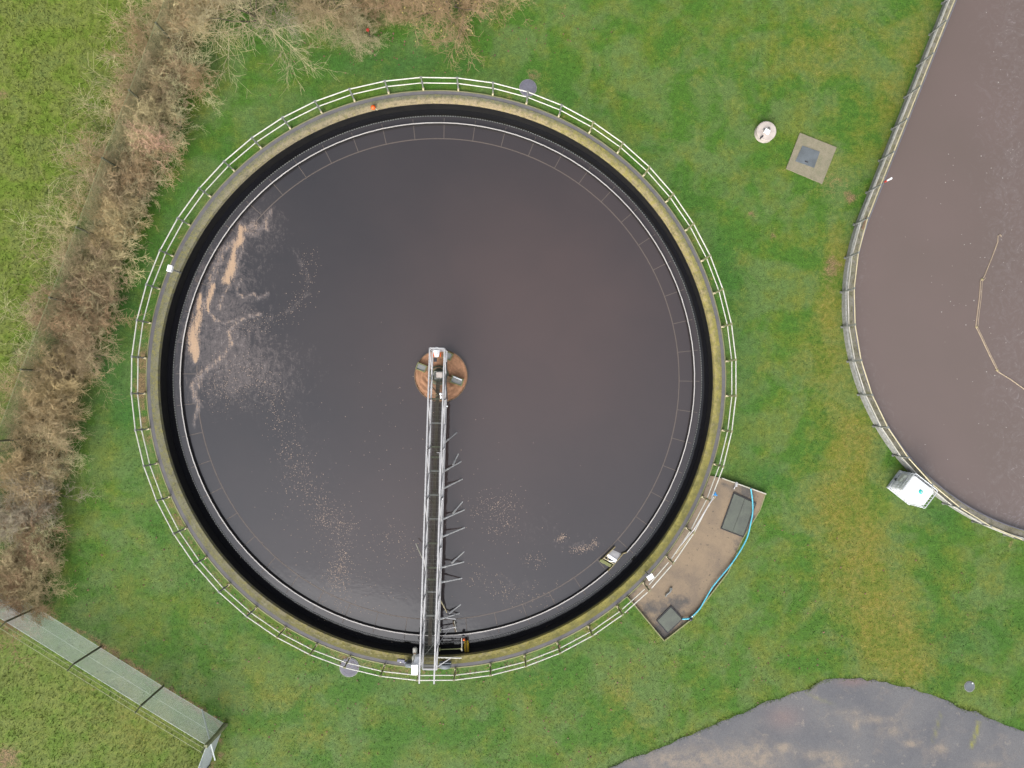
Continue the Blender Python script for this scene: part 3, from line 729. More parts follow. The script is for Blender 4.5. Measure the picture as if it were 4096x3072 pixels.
    g = gb(880, 1230, 190, 300, .62) + gb(1000, 1480, 260, 140, .42) + gb(1060, 900, 90, 110, .4) + gb(1360, 2190, 90, 260, .22) + gb(2150, 2100, 200, 110, .16) + gb(1350, 2420, 200, 80, .15) \
        + gb(2060, 2340, 150, 60, .2) + gb(2330, 2180, 120, 30, .3) + gb(1180, 1850, 120, 250, .2)
    ve = np.maximum(ve, np.clip(g, 0, .7))
    o = np_mesh('water', np.column_stack([V, WZ + .009 * np.clip(ve * 1.6 - .5, 0, 1)]), Fc, M['water'], dict(tan=tan_, veil=ve, brown_tint=np.clip(gb(2150, 1280, 620, 620, 1.) + gb(1650, 2100, 500, 350, .35), 0, 1)), smooth=True)
    return tag(o, kind='structure')
build_tank_water()
tag(MB().ringprof(ctr, [(RW + .032, -.9), (RIN - .006, -.9), (RIN - .006, -.64), (RW + .032, -.64)], NS).build('channel_water', M['channel']), kind='structure')

# floating flakes
def flakes(lines, n, spread, z, size, mat, name, label):
    pts = []
    for l, sp, cnt in lines:
        Wl = [Vector(p) for p in W(l, z)]
        tot = [(Wl[i + 1] - Wl[i]).length for i in range(len(Wl) - 1)]
        for _ in range(cnt):
            i = random.choices(range(len(tot)), tot)[0]; t = random.random(); p = Wl[i].lerp(Wl[i + 1], t)
            q = (p.x + random.gauss(0, sp / 92), p.y + random.gauss(0, sp / 92))
            if math.hypot(q[0] - CX, q[1] - CY) < RB - .1 or z > -.5: pts.append(q)
    return scatter_quads(name, pts, size, mat, label, 'foam', z=z + .006, flat=.01, blobby=True)
flk = [([(1010, 1470), (1080, 1560), (1120, 1650), (1160, 1780), (1190, 1920), (1290, 2000), (1330, 2070), (1370, 2120), (1360, 2200), (1345, 2330), (1350, 2460)], 36, 950),
       ([(1270, 2060), (1340, 2110), (1400, 2110)], 24, 170), ([(1340, 2240), (1345, 2340), (1380, 2200)], 20, 210),
       ([(1000, 1480), (900, 1560), (850, 1500)], 52, 330), ([(1230, 1000), (1235, 1150), (1180, 1240), (1060, 1290), (900, 1330)], 26, 300),
       ([(1880, 2030), (1990, 2015), (2080, 2020)], 32, 190), ([(1990, 2030), (2020, 2130), (1960, 2100)], 32, 140),
       ([(2230, 2155), (2262, 2148)], 7, 80), ([(2290, 2200), (2345, 2195), (2390, 2165)], 9, 170), ([(2110, 2230), (2160, 2245)], 16, 60),
       ([(1900, 2300), (2000, 2360), (2080, 2390), (2200, 2370)], 28, 200), ([(1500, 2180), (1620, 2150), (1650, 2240)], 45, 130), ([(1150, 1900), (1400, 2350), (1600, 2450)], 95, 260), ([(1350, 1500), (2000, 2300), (2300, 2200)], 150, 160)]
flakes(flk, 0, 0, WZ + .008, .0165, M['foam'], 'foam_flakes', 'tiny tan foam flakes drifting on the dark tank water')
dl = [(3987, 105), (3985, 240), (4000, 280), (3992, 330), (3792, 617), (3815, 632), (4040, 612), (4050, 600), (3812, 723), (3620, 948), (3710, 960), (3693, 1015), (4012, 1050), (3725, 1105), (3725, 1130), (3767, 1140),
      (3795, 1185), (3800, 1206), (3814, 1222), (3835, 1215), (3862, 1222), (3894, 1203), (3895, 1282), (3862, 1300), (3778, 1368), (3957, 1310), (3765, 1248), (3827, 1516), (4025, 1555), (4008, 1163), (4083, 1128), (4045, 920), (4005, 960), (3880, 975), (4088, 1035), (3950, 1700), (4080, 1800), (3780, 700), (3920, 830)]
dl += [(random.gauss(3950, 110), random.uniform(50, 1950)) for _ in range(45)]
dp = [tuple(P(x_, y_, .1)[:2]) for x_, y_ in dl if x_ > 3600]
scatter_quads('foam_specks', dp, .026, M['foamw'], 'pale foam specks floating on the brown ditch water', 'foam', z=.128, flat=.01, blobby=True)

# ------------------------------------------------------------------ handrail round the tank
def rail_ring():
    rl = thing('handrail', (CX + RO + .05, CY, 0), 'white two-rail handrail circling the big round tank', 'railing')
    R0 = RO + .06; ph = math.radians(-3.7); da = 2 * PI / 52
    HT, HM = 1.12, .62
    pt = lambda a, z, r=R0: Vector((CX + r * math.cos(a), CY + r * math.sin(a), z))
    for i in range(52):
        a = ph + i * da
        pm = 'galvd' if 60 < math.degrees(a) % 360 < 235 else 'postR'
        b = MB(); rad = Vector((math.cos(a), math.sin(a), 0)); tan = Vector((-math.sin(a), math.cos(a), 0))
        b.box(pt(a, .16 + (HT - .13) / 2), (.06, .045, HT - .13), rz=a); b.box(pt(a, .02), (.09, .07, .10), rz=a)
        b.bar(pt(a, HT) - tan * .05, pt(a, HT) + tan * .05, .064); b.bar(pt(a, HM) - tan * .05, pt(a, HM) + tan * .05, .060)
        p = b.build('post', M[pm], rl)
        MB().box(pt(a, .12, R0 - .03), (.13, .075, .12), rz=a, bev=.015).build('post_socket', M['cream'], p)
    missing = {44, 45}                              # bays over the concrete pad: rails cut short at the posts
    for nm, h, r in (('top_rail', HT, .023), ('mid_rail', HM, .021)):
        b = MB()
        for i in range(52):
            a, a2 = ph + i * da, ph + (i + 1) * da; p, q = pt(a, h), pt(a2, h); u = (q - p).normalized()
            g = .12 if i in (45, 46) else .045
            b.tube([p + u * g, q - u * g], r, 8)
        b.build(nm, M['white'], rl, smooth=True)
rail_ring()

# ------------------------------------------------------------------ stilling drum in the middle
DC = P(1764, 1503.5, WZ + .12); DRAD = 1.11
drum = thing('stilling_drum', (DC.x, DC.y, WZ), 'round stilling drum full of brown crust in the middle of the tank', 'drum')
MB().ringprof(DC, [(DRAD - .012, -1.6), (DRAD + .012, -1.6), (DRAD + .012, .03), (DRAD - .012, .03)], 96).build('drum_wall', M['rust'], drum)
def crust():
    n = 60; V = []; Fc = []; rs = np.linspace(0, 1, 34); 
    for r in rs:
        for k in range(n):
            a = 2 * PI * k / n; x = r * (DRAD - .014) * math.cos(a); y = r * (DRAD - .014) * math.sin(a)
            z = .0
            for (fx, fy, am, p) in ((9, 4, .018, .3), (4, 11, .018, 1.2), (17, 13, .010, 2.), (23, -9, .008, .5), (31, 27, .006, 3.)):
                z += am * math.sin(fx * x + 2.2 * math.sin(y * 3.1 + p)) * math.cos(fy * y + 1.7 * math.sin(x * 3.7 + p * 2))
            z = abs(z) * 1.5 + random.uniform(-.014, .014) - .02
            V.append((DC.x + x, DC.y + y, DC.z + z - .02 * (r > .97)))
    for i in range(len(rs) - 1):
        for k in range(n):
            k2 = (k + 1) % n; Fc.append((i * n + k, (i + 1) * n + k, (i + 1) * n + k2, i * n + k2))
    o = np_mesh('scum', V, Fc, M['crust'], k=4, smooth=False)
    tag(o, 'orange brown dried scum crust filling the drum', 'scum', kind='stuff')
crust()
z0 = DC.z + .08
for (c, wd, ln, ang, name, lid) in [((1686, 1470), .24, .36, -22, 'drum_box', True), ((1792, 1423), .30, .26, 62, 'drum_box', True), ((1828, 1523), .26, .46, -20, 'drum_box', True)]:
    p = P(*c, z0); r = math.radians(ang)
    b = MB().box(p, (ln, wd, .16), rz=r, bev=.012); bx = b.build(name, M['galvd'], drum)
    f = MB(); R = Matrix.Rotation(r, 3, 'Z')
    for sx, sy, lx, ly in ((0, 1, ln + .06, .03), (0, -1, ln + .06, .03), (1, 0, .03, wd), (-1, 0, .03, wd)):
        f.box(Vector(p) + R @ Vector((sx * (ln / 2 + .015), sy * (wd / 2 + .015), .02)), (lx, ly, .2), rz=r)
    f.build('box_frame', M['algae'], bx)
MB().bar(P(1722, 1478, z0), P(1700, 1472, z0), .22, .1).build('support_arm', M['rust'], drum)
MB().bar(P(1785, 1515, z0 - .02), P(1818, 1523, z0 - .02), .26, .1).build('support_arm', M['rust'], drum)
t_ = thing('grey_pipe', P(1831, 1512, z0 + .2), 'short pale blue-grey pipe lying on the drum crust', 'pipe')
MB().tube([P(1814, 1506, z0 + .16), P(1848, 1520, z0 + .16)], .028, 10).build('pipe_body', M['cage'], t_, smooth=True)
pier = thing('central_pier', (DC.x - .1, DC.y, -3.4), 'mossy concrete pier standing under the bridge in the drum', 'pier')
pc = P(1753, 1500, .1)
MB().lathe((pc.x, pc.y, 0), [(.42, -3.5), (.42, -.25), (.36, -.2), (.01, -.2)], 40).build('pier_column', M['mossbeam'], pier)
MB().box((pc.x, pc.y, -.06), (.34, .34, .26), bev=.02).build('bearing_block', M['galvd'], pier)
MB().ringprof((pc.x, pc.y, -.16), [(.30, 0), (.34, 0), (.34, .06), (.30, .06)], 32).build('bearing_ring', M['rust'], pier)

# ------------------------------------------------------------------ scraper bridge
ZB, ZT = .36, 1.72
BL0, BL1 = P(1730.5, 1402, ZB), P(1690.6, 2676, ZB)          # left bottom chord
u = (BL1 - BL0).normalized(); side = Vector((-u.y, u.x, 0))    # towards +x (right)
if side.x < 0: side = -side
BWID = .58
BR0, BR1 = BL0 + side * BWID, BL1 + side * BWID
Lb = (BL1 - BL0).length
br = thing('scraper_bridge', (BL1.x, BL1.y, KZ), 'galvanised lattice scraper bridge reaching from the rim to the centre', 'bridge')
upz = Vector((0, 0, 1))
for b0, b1 in ((BL0, BL1), (BR0, BR1)):
    MB().bar(b0, b1, .07, .09).build('bottom_chord', M['galv'], br)
    MB().bar(b0 + upz * (ZT - ZB), b1 + upz * (ZT - ZB) + u * .05, .055, .06).build('top_chord', M['galv'], br)
    NB = 13
    nodes = [b0 + u * (Lb * i / NB) for i in range(NB + 1)]
    for i in range(NB):
        lo, hi = (nodes[i], nodes[i + 1] + upz * (ZT - ZB)) if i % 2 else (nodes[i + 1], nodes[i] + upz * (ZT - ZB))
        MB().bar(lo, hi, .035, .035).build('diagonal', M['galv'], br)
    for i in range(0, NB + 1, 2):
        MB().bar(nodes[i], nodes[i] + upz * (ZT - ZB), .045, .045).build('upright', M['galv'], br)
MB().bar(BL0 + upz * (ZT - ZB), BR0 + upz * (ZT - ZB), .06, .06).build('end_rail', M['galv'], br)
MB().bar(BL0, BR0, .06, .09).build('end_rail', M['galv'], br)
MB().bar(BL0 + u * (Lb), BR0 + u * (Lb), .07, .06).build('end_rail', M['galv'], br)
MB().bar(BL0 + upz * .55, BR0 + upz * .55, .03, .03).build('end_rail', M['galv'], br)
dk = MB(); ng = 13
for i in range(ng):
    o_ = side * (.04 + (BWID - .08) * i / (ng - 1)) + upz * .03
    dk.bar(BL0 + u * .9 + o_, BL0 + u * (Lb - .02) + o_, .005, .02)
for i in range(int((Lb - .92) / .16)):
    q = BL0 + u * (.92 + i * .16) + upz * .035; dk.bar(q + side * .03, q + side * (BWID - .03), .006, .01)
dk.build('deck_grating', M['grate'], br)
for i in range(13):
    yy = P(1750, [1500, 1595, 1692, 1787, 1828, 1884, 1980, 2075, 2173, 2271, 2318, 2368, 2463][i], ZB).y
    t = (yy - BL0.y) / u.y; q = BL0 + u * t - upz * .05
    MB().bar(q + side * .035, q + side * (BWID - .035), .075 if i in (4, 8, 10) else .06, .05).build('cross_member', M['mossbeam'] if i in (1, 3, 4, 8, 10, 9) else M['galvd'], br)
# dark beam on hangers, added to draw the chord's reflection seen through the deck
MB().bar(BL0 + side * .24 - upz * .30 + u * 1.3, BL1 + side * .24 - upz * .30 - u * .9, .15, .16).build('reflection_beam', M['darkreflect'], br)
for i in range(9):
    q = BL0 + u * (1.5 + i * 1.15)
    MB().bar(q + side * .04 - upz * .05, q + side * .24 - upz * .24 + u * .3, .03).build('hanger', M['darkreflect'], br)
# scraper tubes going down into the water
def c1(x, y): return (1000 + x * .4973, 1500 + y * .4973)
def c2(x, y): return (1000 + x * .4973, 2247 + y * .4973)
arms = [(c1(1575, 535), c1(1660, 465), None), (c1(1565, 770), c1(1695, 697), (c1(1633, 722), c1(1672, 642))), (c1(1560, 910), c1(1705, 838), None),
        (c1(1550, 1160), c1(1720, 1085), (c1(1630, 1112), c1(1703, 1027))), (c1(1547, 1300), c1(1722, 1228), None), (c1(1540, 1548), c1(1715, 1503), (c1(1620, 1512), c1(1712, 1430))),
        (c2(1535, 165), c2(1700, 133), None), (c2(1530, 460), c2(1680, 415), (c2(1600, 417), c2(1685, 350)))]
for a, b, br2 in arms:
    p, q = P(*a, .30), P(*b, WZ); dv = (q - p)
    ar = MB().tube([p, p + dv * .22, p + dv * .3, q, q + dv * .35], [.045, .040, .030, .029, .029], 8).box(p + dv * .1, (.05, .16, .012), rz=math.atan2(dv.y, dv.x) + PI / 2).build('scraper_arm', M['armpaint'], br, smooth=True)
    MB().box(p + Vector((-.02, 0, 0)), (.05, .12, .14), bev=.01).build('arm_clamp', M['white'], ar)
    if br2:
        p2, q2 = P(*br2[0], -.25), P(*br2[1], WZ); dv = q2 - p2
        MB().tube([p2, p2 + dv * .3, p2 + dv * .45, q2, q2 + dv * .4], [.046, .044, .027, .026, .026], 8).build('branch_arm', M['armpaint'], ar, smooth=True)
# loose poles and skimmer frame
pole = lambda a, b, r=.02: MB().tube([a, b], r, 8)
pole(P(1664, 2174, .1), P(1700, 2256, .75), .024).build('side_prop', M['whitedirty'], br, smooth=True)
pole(P(1756, 2391, .3), P(1791, 2456, -.55), .026).build('skimmer_prop', M['cream'], br, smooth=True)
pole(P(1759, 1811, 1.1), P(1756.5, 1975, 1.1), .018).build('handle_tube', M['galv'], br, smooth=True)
pole(P(1747, 1810, 1.1), P(1760, 1811, 1.1), .014).build('handle_tube', M['galv'], br, smooth=True)
sk = MB()
for a, b in (((1786, 2473), (1823, 2476)), ((1764, 2519), (1825, 2508)), ((1762, 2531), (1764, 2510))): sk.bar(P(*a, -.15), P(*b, -.15), .04, .05)
sk.build('skimmer_frame', M['galv'], br)
MB().bar(P(1817, 2480, -.30), P(1826, 2522, -.45), .03, .2).build('skimmer_blade', M['whitedirty'], br)
MB().bar(P(1812, 2482, -.4), P(1822, 2524, -.5), .03, .2).build('skimmer_blade', M['rust'], br)
pole(P(1753, 2576, .3), P(1797, 2517, -.1), .012).build('tie_rod', M['galv'], br, smooth=True)
pole(P(1690, 2632, .2), P(1740, 2570, .2), .010).build('tie_rod', M['galvd'], br, smooth=True)
for y_ in (2480, 2500, 2518): 
    MB().lathe(P(1757, y_, .2), [(.035, 0), (.035, .16), (.02, .18)], 12).build('float_switch', M['white'], br, smooth=True)
MB().bar(P(1762, 2515, .1), P(1758, 2532, .1), .05, .1).build('skimmer_bracket', M['algae'], br)
# bumper bar with brace
bb = MB().tube([P(1751, 2629.5, .7), P(1846, 2631.5, .7)], .026, 10).build('bumper_bar', M['white'], br, smooth=True)
MB().lathe(P(1838, 2631.2, .69), [(.034, 0), (.034, .05)], 10).build('bar_collar', M['whitedirty'], bb)
MB().bar(P(1738, 2674, .7), P(1802, 2633, .68), .035, .02).build('bar_brace', M['galv'], br)
# brush arm
ba = MB().tube([P(1760, 2598, .05), P(1845, 2594, .05)], .02, 8).build('brush_arm', M['algae'], br, smooth=True)
MB().box(P(1759, 2597, .05), (.05, .14, .1), bev=.01).build('arm_hinge', M['algae'], ba)
MB().box(P(1846, 2594, .05), (.06, .1, .12), bev=.012).build('arm_hinge', M['cream'], ba)
MB().tube([P(1846.5, 2552, .06), P(1848, 2604, .06)], .018, 8).build('brush_lever', M['white'], br, smooth=True)
MB().box(P(1853, 2545.5, -.05), (.115, .09, .12), rz=-.1, bev=.01).build('counterweight', M['dark'], br)
MB().lathe(P(1856, 2556.5, -.05), [(.03, 0), (.055, .03), (.05, .08), (.02, .11)], 14).build('orange_knob', M['orange'], br, smooth=True)
bc0, bc1 = P(1865, 2563, -.2), P(1867, 2613, -.2)
bshaft = MB().tube([bc0, bc1], .03, 8).build('brush', M['dark'], br)
bm = MB()
bu = (bc1 - bc0).normalized(); bx_ = bu.cross(upz).normalized()
for _ in range(1500):
    t = random.random(); a = random.uniform(0, 2 * PI); q = bc0.lerp(bc1, t); dv = (bx_ * math.cos(a) + upz * math.sin(a)) + bu * random.uniform(-.25, .25)
    r = random.uniform(.085, .115); s2 = bu * .008
    bm.add([q + dv * .02 - s2, q + dv * .02 + s2, q + dv * r], [(0, 1, 2)])
bm.build('bristles', M['yellow'], bshaft)
# wheels, drive, cabinet
def wheel(p, rad, wid, nm='wheel'):
    b = MB(); n = 32; prof = [(rad * .45, -wid / 2), (rad * .92, -wid / 2), (rad, -wid * .36), (rad, wid * .36), (rad * .92, wid / 2), (rad * .45, wid / 2)]
    vs_ = []; 
    for r, z in prof:
        for k in range(n):
            a = 2 * PI * k / n; vs_.append(Vector(p) + Vector((r * math.cos(a), z, r * math.sin(a))))
    fs = [(i * n + k, (i + 1) * n + k, (i + 1) * n + (k + 1) % n, i * n + (k + 1) % n) for i in range(len(prof) - 1) for k in range(n)]
    o = b.add(vs_, fs).build(nm, M['tyre'], br, smooth=True)
    h = MB(); vs_ = []
    for r, z in ((.01, -wid * .42), (rad * .46, -wid * .36), (rad * .46, wid * .36), (.01, wid * .42)):
        for k in range(n): a = 2 * PI * k / n; vs_.append(Vector(p) + Vector((r * math.cos(a), z, r * math.sin(a))))
    h.add(vs_, [(i * n + k, (i + 1) * n + k, (i + 1) * n + (k + 1) % n, i * n + (k + 1) % n) for i in range(3) for k in range(n)]).build('hub', M['galvd'], o, smooth=True)
    return o
wp = P(1781, 2661, .33); wheel(Vector((wp.x, wp.y, KZ - .02 + .25)), .25, .17)
wp = P(1643, 2655, .33); wheel(Vector((wp.x, wp.y, KZ - .02 + .25)), .25, .17)
MB().bar(P(1655, 2659, .33), P(1768, 2663, .33), .06, .06).build('axle', M['galvd'], br)
MB().box(P(1781, 2650, .5), (.5, .03, .22), bev=.01).build('wheel_guard', M['tyre'], br)
MB().bar(P(1622, 2640, .35), P(1630, 2655, .35), .03, .08).build('track_scraper', M['algae'], br)
sb = MB().box(P(1604, 2642, .45), (.3, .12, .13), rz=-.12, bev=.012).build('limit_switch', M['lilac'], br)
MB().box(P(1602, 2648, .50), (.05, .05, .06)).build('switch_tip', M['white'], sb)
MB().bar(P(1617, 2650, .42), P(1632, 2654, .42), .07, .05).build('switch_arm', M['lilac'], br)
mo = P(1661, 2627, .75)
def hcyl(p0, p1, prof, n=20):
    p0, p1 = Vector(p0), Vector(p1); d_ = (p1 - p0); L = d_.length
    return [p0 + d_ * t for t, r in prof], [r for t, r in prof]
pts_, rs_ = hcyl(P(1662, 2644, .8), P(1660, 2589, .85), [(0, .09), (.05, .14), (.30, .145), (.42, .10), (.50, .07), (.60, .065), (.62, .08), (.66, .085), (.9, .085), (.98, .07), (1, .03)])
g1 = MB().tube(pts_, rs_, 20).build('gear_motor', M['motor'], br, smooth=True)
fm = MB()
for i in range(9):
    a, b = P(1660.4, 2611 - i * 2.0, .8), P(1660.4, 2610.4 - i * 2.0, .8); fm.tube([a, b], .098, 16)
fm.build('cooling_fins', M['pvc2'], g1)
MB().box(P(1659.5, 2613, .9), (.10, .05, .07), bev=.01).build('red_plate', M['rust'], g1)
ca = MB(); cc = P(1658, 2679, 1.35)
cab = ca.box((cc.x, cc.y, 1.05), (.26, .40, .62), bev=.012).build('control_cabinet', M['pvc'], br)
h0 = P(1664, 2650, 1.3)
hv = MB(); hx, hy = .12, .13
hv.add([Vector((h0.x - hx + a, h0.y + b, c)) for a, b, c in ((0, -.12, .8), (.3, -.12, .8), (.3, .16, .8), (0.06, .16, .8), (0, -.12, 1.3), (.3, -.12, 1.3), (.3, .14, 1.05), (.08, .14, 1.05))],
       [(0, 3, 2, 1), (4, 5, 6, 7), (0, 1, 5, 4), (1, 2, 6, 5), (2, 3, 7, 6), (3, 0, 4, 7)]).build('cabinet_hood', M['pvc'], cab)
# lamp head at the centre end
lp_ = P(1747, 1412, .9)
lm = MB().lathe(P(1747, 1403, .75), [(.14, 0), (.145, .05), (.10, .09)], 24).build('slip_ring_housing', M['pvc'], br, smooth=True)
MB().tube([P(1746, 1402, .85), P(1747, 1416, .85), P(1747.5, 1428, .85)], [.13, .115, .085], 20).build('slip_ring_motor', M['pvc'], lm, smooth=True)
MB().ringprof(P(1747, 1412, .97), [(.05, 0), (.055, 0), (.055, .02), (.05, .02)], 20).build('cable_loop', M['galvd'], lm)
MB().box(P(1741, 1439, .8), (.13, .17, .12), bev=.015).build('terminal_box', M['dark'], lm)
for x_ in (1735, 1762): MB().box(P(x_, 1419, .45), (.05, .17, .06), bev=.01).build('orange_foot', M['orange'], lm)
MB().box(P(1757.5, 1499.5, .48), (.26, .22, .07), bev=.01).build('deck_hatch', M['pale'], br)
MB().tube([P(1732, 1500, .42), P(1736, 1487, .42), P(1771, 1486, .42)], .014, 6).build('hatch_handle', M['motor'], br)
MB().tube([P(1785, 1447, .5), P(1787, 1475, .5), P(1784, 1520, .45), P(1786, 1560, .4), P(1789, 1600, .35)], .025, 8).build('cable_conduit', M['dark'], br, smooth=True)
MB().lathe(P(1763, 1576, .5), [(.055, 0), (.06, .04), (.045, .09), (.01, .1)], 18).build('lamp_dome', M['pvc'], br, smooth=True)
MB().box(P(1763.5, 1589, .5), (.06, .11, .06), bev=.01).build('junction_box', M['pvc'], br)
MB().ringprof(P(1744, 1579, .42), [(.045, 0), (.06, 0), (.06, .03), (.045, .03)], 20).build('lifting_ring', M['ochre'], br)
for x_, y_ in ((1789, 1625), (1776, 1795), (1769, 1994), (1763, 2192)):
    MB().lathe(P(x_, y_, .44), [(.028, 0), (.03, .05), (.01, .07)], 10).build('pipe_cap', M['pvc'], br, smooth=True)
MB().tube([BR0 + u * 2 + side * .06 + upz * .02, BR1 + side * .06 + upz * .02 - u * 1.], .018, 8).build('spray_pipe', M['galv'], br, smooth=True)

# ------------------------------------------------------------------ scum box at the baffle
sbx = thing('scum_box', (BXC.x, BXC.y, WZ), 'small steel scum box with white sloping plate at the baffle gap', 'box')
zt, zb = WZ + .16, WZ - .35
A_, B_, C_, D_ = [P(*q, zt) for q in ((2409, 2239), (2462, 2187), (2493, 2215), (2453, 2263))]
lowz = lambda v, z: Vector((v.x, v.y, z))
for p, q, mm, nm in ((A_, B_, 'ochre', 'side_plate'), (C_, D_, 'ochre', 'side_plate'), (D_, A_, 'algae', 'end_plate')):
    MB().bar(lowz(p, (zt + zb) / 2), lowz(q, (zt + zb) / 2), .025, zt - zb).build(nm, M[mm], sbx)
e = lambda s_, t_: (A_ * (1 - s_) + D_ * s_) * (1 - t_) + (B_ * (1 - s_) + C_ * s_) * t_
MB().add([lowz(e(.04, .42), zt - .03), lowz(e(.96, .42), zt - .03), lowz(e(.97, .97), WZ - .02), lowz(e(.03, .8), WZ - .02), lowz(e(.04, .42), zt - .06), lowz(e(.96, .42), zt - .06), lowz(e(.97, .97), WZ - .06), lowz(e(.03, .8), WZ - .06)],
         [(0, 1, 2, 3), (7, 6, 5, 4), (0, 4, 5, 1), (1, 5, 6, 2), (2, 6, 7, 3), (3, 7, 4, 0)]).build('beach_plate', M['pvc2'], sbx)
MB().bar(lowz(e(.04, .36), zt - .02), lowz(e(.96, .36), zt - .02), .12, .02).build('white_shelf', M['pvc'], sbx)
MB().add([lowz(e(.02, .02), WZ + .004), lowz(e(.98, .02), WZ + .004), lowz(e(.98, .36), WZ + .004), lowz(e(.02, .36), WZ + .004)], [(0, 1, 2, 3)]).build('throat_shade_sheet', M['black'], sbx)  # flat black sheet painted for the dark inside of the opening
MB().bar(lowz(e(.02, .12), zt - .01), lowz(e(.98, .12), zt - .01), .03, .02).build('cross_bar', M['cream'], sbx)
MB().bar(lowz(e(.1, .33), zt - .0), lowz(e(.45, .1), zt), .028, .02).build('cross_bar', M['cream'], sbx)
MB().bar(lowz(e(.45, .12), zt + .01), lowz(e(.95, .3), zt + .01), .035, .02).build('cross_bar', M['pvc'], sbx)
MB().box(lowz(e(.42, -.09), zt - .13), (.52, .13, .16), rz=math.atan2((D_ - A_).y, (D_ - A_).x), bev=.01).build('float_panel', M['algae'], sbx)
q0 = Vector((CX + RB * math.cos(a_box - ga), CY + RB * math.sin(a_box - ga), WZ + .1)); q1 = Vector((CX + RB * math.cos(a_box + ga), CY + RB * math.sin(a_box + ga), WZ + .1))
MB().bar(lowz(D_, WZ + .08), q0, .03, .14).bar(lowz(C_, WZ + .08), q1, .03, .14).build('joint_plate', M['ochre'], sbx)

# ------------------------------------------------------------------ oxidation ditch on the right
dtk = thing('ditch_tank', (D0.x - DR, D0.y, 0), 'long round-ended concrete ditch tank cut off by the right edge', 'tank')
def sweep(prof_fn, outl_rs, zs, mat, name, parent, attrs=True):
    loops = [ditch_outline(r) for r in outl_rs]; n = len(loops[0]); V = []; Fc = []
    K = len(outl_rs)
    for i in range(n):
        for k in range(K): V.append(Vector((loops[k][i].x, loops[k][i].y, zs[k])))
    for i in range(n):
        j = (i + 1) % n
        for k in range(K): k2 = (k + 1) % K; Fc.append((i * K + k, j * K + k, j * K + k2, i * K + k2))
    b = MB(); b.add(V, Fc); o = b.build(name, mat, parent)
    if attrs:
        me = o.data; uvl = me.uv_layers.new(name='UVMap')
        for p in me.polygons:
            for li in p.loop_indices:
                vi = me.loops[li].vertex_index; co = me.vertices[vi].co; i, k = divmod(vi, K)
                uvl.data[li].uv = (co.y + co.x * .5, 1 - k / K)
        for nm, v in (('mossy', .35), ('buff', .1), ('drip', 0)):
            at = me.attributes.new(nm, 'FLOAT', 'POINT'); at.data.foreach_set('value', [v] * len(me.vertices))
    return o
sweep(None, [DR, DR, DR - .07, DR - .07], [-.4, .30, .32, -.4], M['greykerb'], 'outer_kerb', dtk, attrs=False)
sweep(None, [DR - .071, DR - .071, DR - DW, DR - DW], [-.4, .27, .26, -1.5], M['kerb'], 'wall_top', dtk)
sweep(None, [DR - DW - .001, DR - DW - .001, DR - DW - .035, DR - DW - .035], [-.4, .275, .275, -.4], M['coverL'], 'inner_edge_strip', dtk, attrs=False)
sweep(None, [DR - .02, DR - .02, DR - DW, DR - DW], [-3., -.41, -1.55, -3.], M['black'], 'wall_foot', dtk, attrs=False)
outl = ditch_outline(DR - DW - .002)
pts = [(p.x, p.y) for p in outl]
def ditch_sheen_attr(x, y): 
    c = P(4060, 950, .1); v = .0 * x
    return dict(tan=v, veil=.45 * np.exp(-((x - c.x) / 1.6) ** 2) + .25 * np.exp(-((np.hypot(x - D0.x, y - D0.y) - DR + .7) / .5) ** 2) * (y < D0.y + 4))  # pale sheen painted in as veil, one band and along the wall
dwm = build_sheet('ditch_water', pts, .12, M['ditch'], .6, ditch_sheen_attr); tag(dwm, kind='structure')
MB().prism(pts, -3.1, -3.0).build('basin_floor', M['black'], dtk)
# its railing
def ditch_rail():
    r0 = DR + .05
    rl = thing('handrail', (D0.x - r0, D0.y, 0), 'cream and grey two-rail handrail following the brown ditch tank', 'railing')
    arc0 = math.atan2(perp.y, perp.x); path = []
    step = 1.485
    s_line = 0
    def pos(s):      # s: metres along the wall, 0 at the start of the round end, negative up the straight
        if s < 0: return D0 + perp * r0 + ax * (-s)
        a = arc0 + s / r0; return D0 + Vector((math.cos(a), math.sin(a), 0)) * r0
    off = -14.7
    # phase: a post stands at photograph (3364, 1309)
    p0 = P(3364, 1309, 0); a0 = math.atan2(p0.y - D0.y, p0.x - D0.x); s0 = ((a0 - arc0) % (2 * PI)) * r0
    ss = [s0 + k * step for k in range(-13, 14)]
    P3 = [pos(s) for s in ss]
    for p, s in zip(P3, ss):
        q = pos(s + .05); tan = (q - p).normalized(); an = math.atan2(tan.y, tan.x)
        b = MB().box(p + upz * .56, (.045, .05, 1.12), rz=an)
        b.bar(p - tan * .045 + upz * 1.12, p + tan * .045 + upz * 1.12, .06).bar(p - tan * .045 + upz * .62, p + tan * .045 + upz * .62, .055)
        b.box(p + upz * .02, (.09, .09, .05), rz=an); b.build('post', M['galvd'], rl)
    for nm, h, mat in (('top_rail', 1.12, M['cream']), ('mid_rail', .62, M['whitedirty'])):
        b = MB()
        for i in range(len(P3) - 1):
            a, c = P3[i] + upz * h, P3[i + 1] + upz * h; uu = (c - a).normalized(); b.tube([a + uu * .045, c - uu * .045], .024, 8)
        b.build(nm, mat, rl, smooth=True)
ditch_rail()
fh = thing('floating_hose', P(3930, 1300, .12), 'thin crooked brown hose floating on the brown ditch water', 'hose')
hp = [(2030, 395), (2022, 378), (2003, 388), (2000, 440), (1955, 560), (1890, 720), (1862, 750), (1855, 870), (1838, 1000), (1825, 1120), (1870, 1210), (1930, 1340), (1985, 1450), (2000, 1480), (2100, 1540), (2212, 1620), (2400, 1740)]
